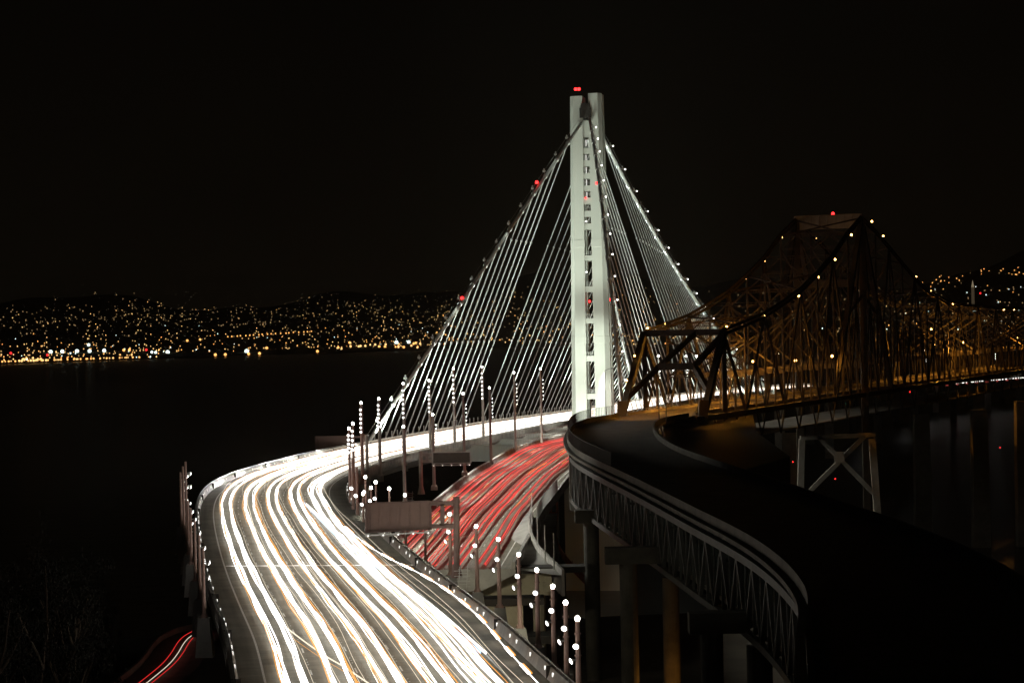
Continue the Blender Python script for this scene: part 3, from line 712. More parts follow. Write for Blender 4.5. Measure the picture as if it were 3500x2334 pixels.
for i, (a, b_) in enumerate([((722, 1873), (727, 2109)), ((705, 1827), (711, 2047)), ((689, 1777), (694, 1984)), ((675, 1735), (678, 1928)), ((665, 1710), (668, 1894)), ((653, 1577), (661, 1859)), ((641, 1593), (650, 1825)), ((636, 1613), (640, 1800))]):
    base, h = post_px(a, b_, 50)
    hd = [(h * .80, .25, .32), (h * .58, .25, .26)] if i < 5 else [(h * .86, .3, .36), (h * .70, .25, .36), (h * .5, .25, .26)]
    base.x -= .9
    lamp_post(base, h, num[i] + ' slim post in the row along the left barrier', 'posts along the left barrier', False, hd, r=.22, pedestal=4.2)
for i, (a, b_) in enumerate([((818, ) and (1816, 1690), (1820, 1853)), ((1836, 1764), (1839, 1887)), ((1862, 1795), (1864, 1921)), ((1892, 1822), (1894, 1944))]):
    base, h = post_px(a, b_, 44)
    lamp_post(base, h, ['farthest', 'second farthest', 'second nearest', 'nearest'][i] + ' unlit grey post by the curved parapet of the side ramp', 'unlit posts by the side ramp', False, [], m='galv', r=.13, pedestal=0)
# far lamp posts of the skyway seen through the old truss
far = []
for i, (a, b_) in enumerate([(2250, 1220), (2297, 1220), (2345, 1220), (2380, 1220), (2660, 1211), (2942, 1205), (3088, 1203), (3162, 1199), (3400, 1196)]):
    Y0 = (1050, 1120, 1190, 1120, 1400, 1700, 1800, 1900, 2150)[i]; p = atY(a, b_, Y0); zb_ = zd(Y0) - 1
    root = empty('lamp_post', (p.x, p.y, zb_), 'distant cold white lamp post seen through the old truss, ' + ['first', 'second', 'third', 'fourth', 'fifth', 'sixth', 'seventh', 'eighth', 'ninth'][i] + ' from the left', 'lamp post', 'distant lamp posts beyond the old truss')
    q = MB(); q.tube([(0, 0, 0), (0, 0, p.z - zb_)], .3, 6, taper=.2); q.build('pole', MT['galv'], root)
    q = MB(); q.ball((0, 0, p.z - zb_ + .4), .5 if i in (0, 3) else .4, 6, 5); q.build('lamp', MT['lamp'], root)
    q = MB()
    for k in range(5): q.ball((.5, -.3, (p.z - zb_) * (.84 - .07 * k)), .28, 6, 4)
    q.build('floodlight', MT['disc'], root)

# ------------------------------------------------------------------ signs
def sign(px4, Y0, post_top, post_bot, arms, label, lamps=5, m='sign', vms=False, postm='brown', r=.38, lampside=-1):
    (xa, ya), (xb, yb), (xc, yc), (xd, yd_) = px4    # TL TR BR BL
    A, B, C_, E_ = [atY(x_, y_, Y0) for x_, y_ in px4]
    pt_, pb = atY(*post_top, Y0), atY(*post_bot, Y0)
    root = empty('overhead_sign', pb, label, 'road sign'); iv = root.location
    W_ = MB()
    W_.sweep([[p - iv + Vector((0, o_, 0)) for p in (A, B, C_, E_)] for o_ in (0, .35)]); pn = W_.build('panel', MT[m], root)
    fr = MB()
    for p, q in ((A, B), (B, C_), (C_, E_), (E_, A)): fr.bar(p - iv + Vector((0, -.08, 0)), q - iv + Vector((0, -.08, 0)), .3, .16)
    fr.build('frame', MT[postm if not vms else 'galv'], pn)
    if not vms:
        for t_ in (.2, .36, .52, .68, .84):
            fr = MB(); fr.bar(A.lerp(B, t_) - iv + Vector((0, -.02, 0)), E_.lerp(C_, t_) - iv + Vector((0, -.02, 0)), .07, .1); fr.build('seam', MT[m], pn)
        fr = MB()
        for t_ in (.06,): fr.bar(A.lerp(B, t_) - iv + Vector((0, -.1, 0)), E_.lerp(C_, t_) - iv + Vector((0, -.1, 0)), .2, .14)
        fr.build('stiffener', MT[postm], pn)
    ps = MB(); ps.tube([pb - iv, pb - iv + Vector((0, 0, 1.6))], r * 1.9, 10, taper=r); ps.tube([pb - iv, pt_ - iv], r, 10); ps.build('post', MT[postm], root)
    ar = MB()
    for (a, b_) in arms: ar.bar(atY(*a, Y0 + .1) - iv, atY(*b_, Y0 + .1) - iv, .5, .5)
    ar.build('arm', MT[postm], root)
    lp = MB(); ll = MB()
    for k in range(lamps):
        t_ = (k + .1) / (lamps - .7); p = E_.lerp(C_, t_) - iv + Vector((0, lampside * .9 , -.25)); lp.bar(E_.lerp(C_, t_) - iv + Vector((0, 0, -.2)), p, .1); lp.box(p, .5, .3, .28)
        ll.ball(p + Vector((.1, -.1, -.1)), .12, 6, 4)  # weak emission paints a glint on these unlit lamps
    lp.bar(E_ - iv + Vector((0, -.8, -.3)), C_ - iv + Vector((0, -.8, -.3)), .16); lp.build('catwalk', MT['galv'], root); ll.build('lamp', MT['disc_dim'], root)
    return root
sign([(1252, 1719), (1470, 1712), (1472, 1807), (1252, 1818)], 262, (1560, 1698), (1561, 1972), [((1470, 1719), (1556, 1719)), ((1471, 1797), (1556, 1797)), ((1512, 1722), (1512, 1795))], 'large plain brown back of a sign on a single post by the right barrier')
sign([(1078, 1491), (1210, 1489), (1212, 1531), (1080, 1535)], 585, (1243, 1484), (1247, 1640), [((1210, 1493), (1243, 1492)), ((1211, 1529), (1244, 1528))], 'plain reddish sign back high over the far left bend of the roadway', 4)
vs = sign([(1478, 1546), (1608, 1544), (1609, 1581), (1478, 1584)], 440, (1437, 1541), (1440, 1688), [((1437, 1553), (1478, 1553)), ((1438, 1575), (1478, 1576)), ((1460, 1553), (1460, 1575))], 'dark unlit message sign on a white post beside the red-streaked roadway', 5, m='vms', vms=True, postm='polew', r=.4)

# ------------------------------------------------------------------ stepped concrete bents and site gear between the roadways
for i, (yt, Y0, xr, lab) in enumerate([(1940, 344, 2000, 'farthest'), (2045, 300, 1860, 'second farthest'), (2175, 264, 1915, 'second nearest'), (2310, 234, 1960, 'nearest')]):
    a = WB.pt(WB.at_y(Y0, WW), WW + 2.0); zt_ = atY(1750, yt, Y0).z; xr_ = atY(xr, yt, Y0).x; xl = a.x if i else a.x + 1
    root = empty('concrete_bent', ((xl + xr_) / 2, Y0, zt_ - 6), lab + ' dark-topped beige concrete crossbeam below the right row of lamp posts', 'crossbeam', 'concrete crossbeams between the roadways'); W_ = xr_ - xl
    q = MB(); q.box((0, 2.0, 6 - .45), W_, 4.4, .9); q.build('cap_slab', MT['roofd'], root)
    q = MB(); q.box((-.08 * W_, 2.2, 6 - .9 - 1.7), W_ * .80, 3.0, 3.4); q.build('beam', MT['beige'], root)
    q = MB()
    for sx in (-.3, .25): q.tube([(sx * W_, 2.2, -20), (sx * W_, 2.2, 1.8)], 1.0, 12)
    q.build('column', MT['beige'], root)
    q = MB()
    for k in range(3): q.box((random.uniform(-.4, .3) * W_, -.2, 3.2 + random.uniform(-.6, .8)), random.uniform(.8, 1.6), .4, random.uniform(.6, 1.4))
    q.build('formwork', MT['beige'], root)
P = at(1884, 1752, 38)
root = empty('storage_container', P, 'small orange container on the pale pad right of the fence', 'container'); q = MB(); q.box((0, 0, 1.25), 3.2, 2.4, 2.5); q.build('body', MT['orange'], root)
q = MB()
for k in range(7): q.box((-1.4 + .45 * k, -1.22, 1.25), .12, .06, 2.1)
q.build('rib', MT['orange'], root); q = MB(); q.box((.6, -1.23, 1.1), .9, .05, 1.7); q.build('door', MT['roofd'], root)
pd = [(1858, 1758), (1905, 1758), (1848, 1800), (1905, 1800), (1842, 1850), (1898, 1850)]
m_ = MB(); m_.sweep([[at(pd[k][0], pd[k][1], 37.9), at(pd[k + 1][0], pd[k + 1][1], 37.9)] for k in (0, 2, 4)], close=False); tag(m_.build('pavement', MT['concrete']), None, kind='structure')
fl = [tuple(v) for v in catmull([Vector(v) for v in ((1910, 1745), (1904, 1800), (1903, 1850), (1918, 1900), (1950, 1945), (2000, 1998))], 10)]
fp = [at(a, b_, 37) for a, b_ in fl]
root = empty('mesh_fence', fp[0], 'low rusty orange mesh fence curving down past the container', 'fence'); iv = root.location.copy()
m_ = MB(); m_.sweep([[p - iv + Vector((0, 0, h_)) for h_ in (0, 1.6)] for p in fp] , close=False); m_.build('mesh', MT['orange'], root)
m_ = MB(); [m_.tube([p - iv, p - iv + Vector((0, 0, 1.9))], .06, 5) for p in fp[::3]]; m_.build('post', MT['dark'], root)['kind'] = 'stuff'
# access ladder cages by the barriers
for (a, b_, Y0, lab) in ((1580, 1985, 256, 'small wire ladder cage beside the big sign post'), (1399, 1708, 425, 'small white ladder cage above the big sign back')):
    P = atY(a, b_, Y0); root = empty('ladder_cage', P, lab, 'ladder'); q = MB()
    for sx in (-.45, .45): q.bar((sx, 0, -1), (sx + .2, 0, 1.6), .07)
    for k in range(6): q.bar((-.45, 0, -.8 + .42 * k), (.55, 0, -.8 + .42 * k), .05)
    q.build('ladder', MT['galv'], root); q = MB()
    for k in range(4): q.bar((-.9, -.4, -.6 + .6 * k), (.9, -.4, -.6 + .6 * k), .05)
    q.build('cage', MT['galv'], root)

# ------------------------------------------------------------------ old curved double-deck viaduct
ZO = 60.0
OV = Path([(17.1, 133.3), (19.8, 155.0), (21.8, 168.3), (22.7, 184.2), (22.8, 202.5), (22.0, 222.5), (19.8, 251.7), (16.5, 296.7), (12.7, 343.3), (10.5, 375.0), (9.9, 409.2), (10.6, 441.7), (12.9, 479.2), (17.1, 505.0), (22.9, 523.3), (28.8, 540.0), (41.2, 570.8), (60.0, 618.3), (91.7, 695.0), (135.0, 801.7), (179.2, 910.0), (236.7, 1051.7), (316.7, 1245.8), (416.7, 1491.7)], lambda y: ZO)
OWD = 16.8
tag(ribbon(OV, .2, OWD - .2, 0, OV.L, -.9, 'road', MT['olddeck']), None, kind='structure')
ov = empty('old_viaduct', OV.pt(150, 10, -12), 'dark curved double-deck steel viaduct with a disused road on top', 'viaduct'); OI = ov.location.copy()
def opart(mb, name, m, par=None):
    mb.v = [(p[0] - OI.x, p[1] - OI.y, p[2] - OI.z) for p in mb.v]; return mb.build(name, MT[m], par or ov)
qend = OV.at_y(391, 0); qport = OV.at_y(527, 0)
for w_, g in ((0, 1), (OWD, -1)):
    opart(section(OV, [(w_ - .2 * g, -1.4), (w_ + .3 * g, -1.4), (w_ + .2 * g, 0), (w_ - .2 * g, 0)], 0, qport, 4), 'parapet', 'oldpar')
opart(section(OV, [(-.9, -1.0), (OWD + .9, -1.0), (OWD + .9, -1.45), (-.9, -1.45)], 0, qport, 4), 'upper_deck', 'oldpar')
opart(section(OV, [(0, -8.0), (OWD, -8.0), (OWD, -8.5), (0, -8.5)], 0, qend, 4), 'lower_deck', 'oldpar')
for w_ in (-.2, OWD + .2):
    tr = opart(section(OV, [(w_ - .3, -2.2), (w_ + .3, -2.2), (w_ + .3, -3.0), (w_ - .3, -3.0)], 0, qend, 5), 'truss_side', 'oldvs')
    opart(section(OV, [(w_ - .3, -9.3), (w_ + .3, -9.3), (w_ + .3, -10.0), (w_ - .3, -10.0)], 0, qend, 5), 'bottom_chord', 'oldvs', tr)
    pn_ = 9.6; n = int(qend / pn_)
    for k in range(n):
        a = qend - k * pn_; b_ = a - pn_; md = (a + b_) / 2
        m_ = MB(); m_.laced(OV.pt(a, w_, -3), OV.pt(a, w_, -9.3), .55, .12); opart(m_, 'upright', 'oldvs', tr)
        m_ = MB(); m_.bar(OV.pt(md, w_, -3), OV.pt(md, w_, -9.3), .25); opart(m_, 'hanger_bar', 'oldvs', tr)
        m_ = MB(); m_.bar(OV.pt(a, w_, -9.5), OV.pt(md, w_, -2.8), .4); m_.bar(OV.pt(md, w_, -2.8), OV.pt(b_, w_, -9.5), .4); opart(m_, 'diagonal', 'oldvs', tr)
m_ = MB()
for k in range(int(qend / 4.8)):
    m_.bar(OV.pt(k * 4.8, 0, -2.4), OV.pt(k * 4.8, OWD, -2.4), .4, .9); m_.bar(OV.pt(k * 4.8, 0, -8.8), OV.pt(k * 4.8, OWD, -8.8), .4, .9)
opart(m_, 'floor_beams', 'oldvs')
for k in range(0, int(qend / 9.6), 2):                  # sway bracing inside
    q_ = qend - 5 - k * 9.6; m_ = MB(); m_.bar(OV.pt(q_, .5, -3), OV.pt(q_, OWD * .25, -5.4), .5); m_.bar(OV.pt(q_, OWD - .5, -3), OV.pt(q_, OWD * .75, -5.4), .5); m_.bar(OV.pt(q_, 0, -4.0), OV.pt(q_, OWD, -4.0), .35); opart(m_, 'sway_brace', 'oldvs')
m_ = MB(); a = OV.pt(qend + 1, 0, 0); m_.box((a.x + .8, a.y + 2, 53.7), 2.8, 3.4, 10.4); m_.box((a.x + .2, a.y - .4, 53.5), .8, .8, 10); m_.box((a.x + 8, a.y + 3.4, 54.3), 16, 2.5, 8); opart(m_, 'end_wall', 'oldpar')
root = fence('parapet_fence', [OV.pt(OV.at_y(329, 0) + k * 4, .0, 0) for k in range(int((OV.at_y(528, 0) - OV.at_y(329, 0)) / 4))], 1.9, 1.4, 'dark picket fence on the parapet of the old curved viaduct', 'dark', (1.0,), .055)
rp_ = [at(a, b_, 57.0) for a, b_ in ((2266, 1466), (2350, 1424), (2570, 1402), (2585, 1475), (2700, 1560), (2420, 1640), (2290, 1560))]
m_ = MB(); m_.sweep([[p - Vector((0, 0, h_)) for p in rp_] for h_ in (0, 7)]); opart(m_, 'side_deck', 'roofd')
m_ = MB(); m_.sweep([[p, p + Vector((0, 0, 1))] for p in rp_[:4]], close=False); opart(m_, 'side_deck_kerb', 'dark')
def column(px, py, Y0, r, capw, m='oldpar', gap=0):
    p = atY(px, py, Y0); m_ = MB(); m_.tube([(p.x, p.y, -4), (p.x, p.y, p.z)], r, 18)
    if capw: m_.box((p.x + capw * .12, p.y, p.z + 1), capw, 2.6, 2.0)
    return opart(m_, 'column', m)
column(2147, 1924, 281, 1.12, 7.5); column(2291, 1972, 288, 1.08, 0); column(2432, 2160, 219, 1.1, 5.8); column(2595, 2206, 219, 1.25, 0); column(2020, 1785, 352, 1.2, 6.5)
# strip lamps glimmering inside the lower deck
m_ = MB()
for k in range(9):
    q_ = 40 + k * 21; a = OV.pt(q_, 14, -4.6); b_ = OV.pt(q_ + 2.2, 14, -4.6); m_.bar(a, b_, .12, .1)
m_.v = [(p[0] - OI.x, p[1] - OI.y, p[2] - OI.z) for p in m_.v]; m_.build('strip_lamp', mat('green_white_tube', (.1, .1, .1), .5, emit=(.7, 1, .8), strength=.7), ov)
for k in range(5): add_light('lower_deck_light', OV.pt(60 + k * 45, 13, -6), 60, (.6, 1, .75), size=.4)

# ------------------------------------------------------------------ old cantilever truss bridge
AXD = Vector((.377, .926)); PN = Vector((25.25, 534.2)); W_T = 20.0; PD = Vector((.926, -.377))
cb_ = empty('old_truss_bridge', (PN.x, PN.y, ZO - 1), 'old dark steel cantilever truss bridge with orange lamps along its humped top', 'bridge'); CI = cb_.location.copy()
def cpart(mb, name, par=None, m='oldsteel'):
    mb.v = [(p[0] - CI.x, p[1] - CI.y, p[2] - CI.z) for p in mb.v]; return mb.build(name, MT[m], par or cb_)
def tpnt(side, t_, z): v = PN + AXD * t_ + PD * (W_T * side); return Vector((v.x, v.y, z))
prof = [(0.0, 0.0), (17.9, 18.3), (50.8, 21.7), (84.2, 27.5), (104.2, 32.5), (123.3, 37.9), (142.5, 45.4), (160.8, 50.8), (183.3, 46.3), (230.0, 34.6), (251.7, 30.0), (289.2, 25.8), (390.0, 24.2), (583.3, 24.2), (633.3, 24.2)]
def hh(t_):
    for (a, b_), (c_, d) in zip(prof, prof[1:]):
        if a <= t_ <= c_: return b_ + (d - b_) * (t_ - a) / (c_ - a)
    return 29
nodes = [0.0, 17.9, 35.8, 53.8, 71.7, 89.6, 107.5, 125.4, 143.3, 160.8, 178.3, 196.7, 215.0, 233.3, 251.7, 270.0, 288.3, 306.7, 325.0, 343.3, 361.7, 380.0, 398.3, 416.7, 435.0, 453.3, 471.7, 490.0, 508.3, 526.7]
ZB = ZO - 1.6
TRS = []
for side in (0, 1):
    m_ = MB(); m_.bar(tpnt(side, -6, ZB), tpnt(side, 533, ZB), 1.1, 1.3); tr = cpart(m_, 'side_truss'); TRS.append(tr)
    m_ = MB()
    for a, b_ in zip(nodes[1:], nodes[2:]): m_.laced(tpnt(side, a, ZO + hh(a)), tpnt(side, b_, ZO + hh(b_)), 1.5 if a < 290 else 1.1, .45)
    cpart(m_, 'top_chord', tr)
    m_ = MB(); m_.bar(tpnt(side, 0, ZB), tpnt(side, 17.9, ZO + 18.3), 1.4, 1.5); m_.bar(tpnt(side, -.5, ZB - 4), tpnt(side, 1, ZB + 4), 2.2, 2.6); cpart(m_, 'end_post', tr)
    for i, a in enumerate(nodes[1:], 1):
        m_ = MB(); m_.laced(tpnt(side, a, ZB), tpnt(side, a, ZO + hh(a)), 1.3 if a < 300 else .8, .3)
        if a == 17.9: m_.bar(tpnt(side, a, ZB - 1), tpnt(side, a, ZO + 18.3), 1.1, 1.2)
        cpart(m_, 'upright', tr)
    for i in range(1, len(nodes) - 1):
        a, b_ = nodes[i], nodes[i + 1]; md = (a + b_) / 2; m_ = MB()
        ha, hb_ = hh(a), hh(b_)
        if i % 2: m_.laced(tpnt(side, a, ZO + ha), tpnt(side, b_, ZB), 1.2, .35); m_.laced(tpnt(side, md, ZO + (ha) / 2), tpnt(side, a, ZB), .7, .2)
        else: m_.laced(tpnt(side, a, ZB), tpnt(side, b_, ZO + hb_), 1.2, .35); m_.laced(tpnt(side, md, ZO + hb_ / 2), tpnt(side, b_, ZB), .7, .2)
        m_.bar(tpnt(side, md, ZB), tpnt(side, md, ZO + (ha + hb_) / 4), .5)
        cpart(m_, 'diagonal', tr)
    m_ = MB(); m_.bar(tpnt(side, 160.8, 4), tpnt(side, 160.8, ZO + 50.8), 2.0, 2.0)
    for s_ in (-1, 1): m_.bar(tpnt(side, 160.8, ZO + 50.8), tpnt(side, 160.8 + s_ * 36, ZB), 1.3, 1.4); m_.laced(tpnt(side, 160.8 + s_ * 17.5, ZO + 22.5), tpnt(side, 160.8, ZO + 28), .9, .3)
    cpart(m_, 'tower_post', tr)
# portals and sway frames between the two trusses
for i, a in enumerate(nodes[1:], 1):
    h_ = hh(a); m_ = MB(); L_, R_ = tpnt(0, a, ZO + h_), tpnt(1, a, ZO + h_)
    m_.laced(L_, R_, .9, .18, k=.2); k5 = 0
    if i == 1:
        m_ = MB(); m_.bar(L_, R_, 1.3, 1.5); 
        fr_ = lambda u, x_: tpnt(u, 17.9 * x_, ZB + (ZO + 18.3 - ZB) * x_)       # a point on the inclined portal plane
        q1, q2 = fr_(.30, .60), fr_(.74, .60); m_.bar(q1, q2, 1.5, 1.6); m_.bar(fr_(0, .24), q1, 1.15, 1.2); m_.bar(fr_(1, .30), q2, 1.15, 1.2)
        m_.bar(q1, fr_(.66, 1), 1.0, 1.1); m_.bar(q2, fr_(1, .97), 1.2, 1.2)
        cpart(m_, 'portal')
    else:
        zl = ZO + h_ - 4
        m_.laced(tpnt(0, a, zl), tpnt(1, a, zl), .6, .14, k=.2)
        for k in range(4): s_ = k / 4; m_.bar(tpnt(s_, a, ZO + h_ if k % 2 else zl), tpnt(s_ + .25, a, zl if k % 2 else ZO + h_), .3)
        if h_ > 20:
            m_.laced(tpnt(0, a, ZO + 7.5), tpnt(1, a, ZO + 7.5), .8, .25); m_.bar(tpnt(0, a, ZO + 7.5), tpnt(1, a, zl), .45); m_.bar(tpnt(1, a, ZO + 7.5), tpnt(0, a, zl), .45)
        cpart(m_, 'sway_frame')
    if i % 3 == 0:
        m_ = MB(); m_.bar(tpnt(0, nodes[i - 1], ZO + hh(nodes[i - 1])), tpnt(1, a, ZO + h_), .4); m_.bar(tpnt(1, nodes[i - 1], ZO + hh(nodes[i - 1])), tpnt(0, a, ZO + h_), .4); cpart(m_, 'lateral_brace')
m_ = MB(); m_.bar(tpnt(-.02, 160.8, ZO + 50), tpnt(1.02, 160.8, ZO + 50), 1.0, 4.2)
for k in range(9): m_.bar(tpnt(k / 8, 160.1, ZO + 47.9), tpnt(k / 8, 160.1, ZO + 52.1), .2)
cpart(m_, 'tower_head_panel', m='oldcon')
for z_ in (31.6, 7.5): m_ = MB(); m_.bar(tpnt(0, 160.8, ZO + z_), tpnt(1, 160.8, ZO + z_), 1, 2.3); cpart(m_, 'tower_strut')
# stringers, lower deck, kerb rail
m_ = MB()
for k in range(30): m_ = MB(); m_.bar(tpnt(0, k * 17.9, ZB - .2), tpnt(1, k * 17.9, ZB - .2), .5, 1.5); cpart(m_, 'floor_beam')
m_ = MB(); m_.sweep([[tpnt(a, t_, z_) for a, z_ in ((.05, ZB - 6), (.95, ZB - 6), (.95, ZB - 6.5), (.05, ZB - 6.5))] for t_ in (-8, 170, 350, 530)]); cpart(m_, 'lower_deck', m='oldcon')
m_ = MB()
for k in range(50):
    for side in (0, 1): m_ = MB(); m_.bar(tpnt(side, k * 9, ZB), tpnt(side, (k + (.5 if k % 2 else -.5)) * 9, ZB - 6.6), .35); cpart(m_, 'lower_diagonal', TRS[side])

for w_ in (.09, .91):
    m_ = MB(); m_.bar(tpnt(w_, 0, ZO - .4), tpnt(w_, 525, ZO - .4), .3, .7); m_.bar(tpnt(w_, 0, ZO + .4), tpnt(w_, 525, ZO + .4), .1)
    for k in range(200): p = tpnt(w_, k * 2.6, ZO); m_.box(p, .12, .12, .8)
    cpart(m_, 'deck_railing', m='oldcon')
# dimly lit steel pier with crossed braces under it
pr = empty('steel_pier', (0, 0, 0), 'pale steel pier with an X brace standing in the dark under the old bridge', 'pier')
Y0 = 640
Pp = lambda a, b_, dy=0: atY(a, b_, 640 + dy)
for nm, pts, wd in (('leg', [(2741, 1500), (2735, 1700)], 1.7), ('leg', [(2980, 1500), (3001, 1780)], 1.9), ('brace', [(2795, 1490), (2990, 1690)], 1.5), ('brace', [(2955, 1490), (2755, 1690)], 1.5), ('strut', [(2735, 1497), (2990, 1485)], 1.5)):
    m_ = MB(); m_.bar(Pp(*pts[0], .05 * len(nm)), Pp(*pts[1], .05 * len(nm)), wd, wd * .8); m_.build(nm, MT['oldcon'], pr)
m_ = MB(); m_.box(Pp(2868, 1562, -.8), 3, .3, 3); m_.build('gusset', MT['oldcon'], pr)
for k, (a, b_, c_) in enumerate([(3148, 1415, 1530), (3345, 1400, 1528), (3495, 1370, 1490), (2700, 1480, 1700), (2480, 1450, 1600)]):
    p = atY(a, b_, 800); root = empty('concrete_pier', (p.x, 800, -3), 'dark concrete pier below the old bridge deck, ' + ['third', 'fourth', 'fifth', 'second', 'first'][k] + ' from the left', 'pier', 'concrete piers below the old bridge'); q = MB(); q.sweep([[(a_ * s_, b2 * 2.2 * s_, z) for a_, b2 in ((-2.6, -1), (2.6, -1), (2.6, 1), (-2.6, 1))] for s_, z in ((1.15, 0), (1, p.z + 3))]); q.build('shaft', MT['oldcon'], root)

# sodium lamps fixed to the truss, each a part with its own light
orange = (1, .40, .045)
def tlamp(px, py, side, r, power, m='sodium'):
    A_, B_2 = tpnt(side, 0, 0), tpnt(side, 100, 0); p = on_plane(px, py, A_, B_2)
    r *= .72; q = MB(); q.ball(p, r, 8, 5); q.v = [(a[0] - CI.x, a[1] - CI.y, a[2] - CI.z) for a in q.v]; q.build('lamp', MT[m], cb_)
    q = MB(); q.box(p + Vector((0, 0, r + .12)), r * 1.6, r * 1.6, .2); cpart(q, 'lamp_hood', m='dark')
    if power: add_light('sodium_light', p - Vector((0, 0, 1.0)), power, orange, size=.4)
for a in [(2213, 1122, 0, .40, 0), (2271, 1107, 0, .36, 0), (2548, 954, 0, .3, 0), (2613, 893, 0, .33, 0), (2672, 811, 0, .42, 0), (2789, 814, 0, .32, 0), (2611, 1079, 1, .34, 0), (2730, 1011, 1, .42, 0), (2796, 947, 1, .45, 0), (2854, 887, 1, .45, 0), (2910, 803, 1, .45, 0), (2980, 757, 1, .45, 0), (3019, 807, 1, .4, 0), (3131, 946, 1, .4, 0), (3180, 994, 1, .4, 0), (3256, 1040, 1, .42, 0), (3431, 1058, 1, .45, 0), (3466, 1058, 1, .4, 0), (2484, 1117, 1, .36, 0), (2169, 1216, 0, .32, 0), (2142, 1300, 0, .32, 0),
          (2462, 1210, .85, .42, 11000), (2713, 1215, .6, .45, 1500), (2719, 1232, .85, .5, 1500), (2844, 1217, .9, .5, 1500), (3183, 1125, .7, .4, 0), (3193, 1180, .7, .5, 13000), (3294, 1170, .8, .5, 8000), (3476, 1155, .8, .5, 6000), (2573, 1235, .6, .38, 4500)]:
    tlamp(*a)
m_ = MB(); p = on_plane(2847, 731, tpnt(0, 160.8, 0), tpnt(1, 160.8, 0)); m_.ball(p, .5); m_.v = [(a[0] - CI.x, a[1] - CI.y, a[2] - CI.z) for a in m_.v]; m_.build('beacon', MT['beacon'], cb_)
m_ = MB(); m_.bar(p, p - Vector((0, 0, 1.6)), .15); cpart(m_, 'mast', m='dark')
m_ = MB(); p = atY(2889, 1381, 760); m_.ball(p, .2); tag(m_.build('signal_light', MT['green']), 'tiny green signal light below the old bridge deck', 'light')
for a, b_, lab in ((3110, 1339, 'tiny red light just under the right part of the old bridge'), (2855, 1636, 'red light low down behind the X-braced pier'), (2710, 1578, 'red light left of the X-braced pier'), (3418, 1529, 'red light far right in the dark below the bridge')):
    m_ = MB(); p = atY(a, b_, 790 if b_ < 1400 else 700); m_.ball(p, .17); tag(m_.build('signal_light', MT['beacon']), lab, 'light')
# unlit lamp standards with curved arms on the old road
for i, (tx, ty, bx, by, ax_, ay_) in enumerate([(2070, 1266, 2071, 1418, 2095, 1258), (2252, 1328, 2253, 1431, 2222, 1310), (2276, 1230, 2278, 1450, 2290, 1222), (2461, 1270, 2462, 1394, 2430, 1262), (2549, 1390, 2550, 1398, 2470, 1365)][:4]):
    b_ = at(bx, by, ZO - .9); tpz = atY(tx, ty, b_.y); ar_ = atY(ax_, ay_, b_.y)
    root = empty('street_lamp', b_, ['first', 'second', 'third', 'fourth'][i] + ' thin dark unlit street lamp from the left on the old road', 'street lamp', 'unlit street lamps on the old road')
    q = MB(); q.tube([(0, 0, 0), (0, 0, tpz.z - b_.z)], .14, 6, taper=.09); q.tube([Vector((0, 0, tpz.z - b_.z)), Vector(((ar_.x - b_.x) * .4, 0, (ar_.z - b_.z) - .2)), Vector((ar_.x - b_.x, 0, ar_.z - b_.z))], .06, 5); q.build('pole', MT['dark'], root)
    q = MB(); q.box((ar_.x - b_.x, 0, ar_.z - b_.z), .7, .3, .15); q.build('lamp_head', MT['dark'], root)

# ------------------------------------------------------------------ local road at lower left with one passing car's streaks
lp_ = [(760, 2150), (725, 2157), (691, 2166), (653, 2186), (630, 2209), (607, 2247), (576, 2285), (519, 2334), (460, 2380)]
lr = [at(a, b_, 26.2) for a, b_ in [tuple(v) for v in catmull([Vector(q) for q in lp_], 8)]]
m_ = MB()
for i, p in enumerate(lr): pass
def off(P, i, w_):
    d = (P[min(i + 1, len(P) - 1)] - P[max(i - 1, 0)]).normalized(); return P[i] + Vector((d.y, -d.x, 0)) * w_
m_.sweep([[off(lr, i, -4.5), off(lr, i, 5)] for i in range(len(lr))], close=False); tag(m_.build('road', MT['olddeck']), None, kind='structure')
cut = [i for i, p in enumerate(lr)][6:]
def lift(P, z): return [p + Vector((0, 0, z)) for p in P]
mid_ = [off(lr, i, 0) for i in cut]
MT['thinred'] = mat('side_road_red', (0, 0, 0), .5, emit=(1, .03, .03), strength=.75)
MT['thinwhite'] = mat('side_road_white', (0, 0, 0), .5, emit=(1, .85, .7), strength=1.0)
single('side_road_streak', 'one thin white and two red streaks curving along the small road at lower left', [
    (lift(mid_, .7), .055, 'thinwhite', 'white_streak'), (lift([off(lr, i, 1.1) for i in cut], .8), .06, 'thinred', 'red_streak'), (lift([off(lr, i, -.9) for i in cut], .8), .06, 'thinred', 'red_streak')])
# guard wall beside it
m_ = MB(); gw = [off(lr, i, 5.4) for i in range(len(lr))]; m_.sweep([[p + Vector(o_) for o_ in ((-.2, 0, -.5), (.2, 0, -.5), (.2, 0, .9), (-.2, 0, .9))] for p in gw]); tag(m_.build('guard_wall', MT['oldcon']), 'low concrete wall edging the small road at lower left', 'wall')

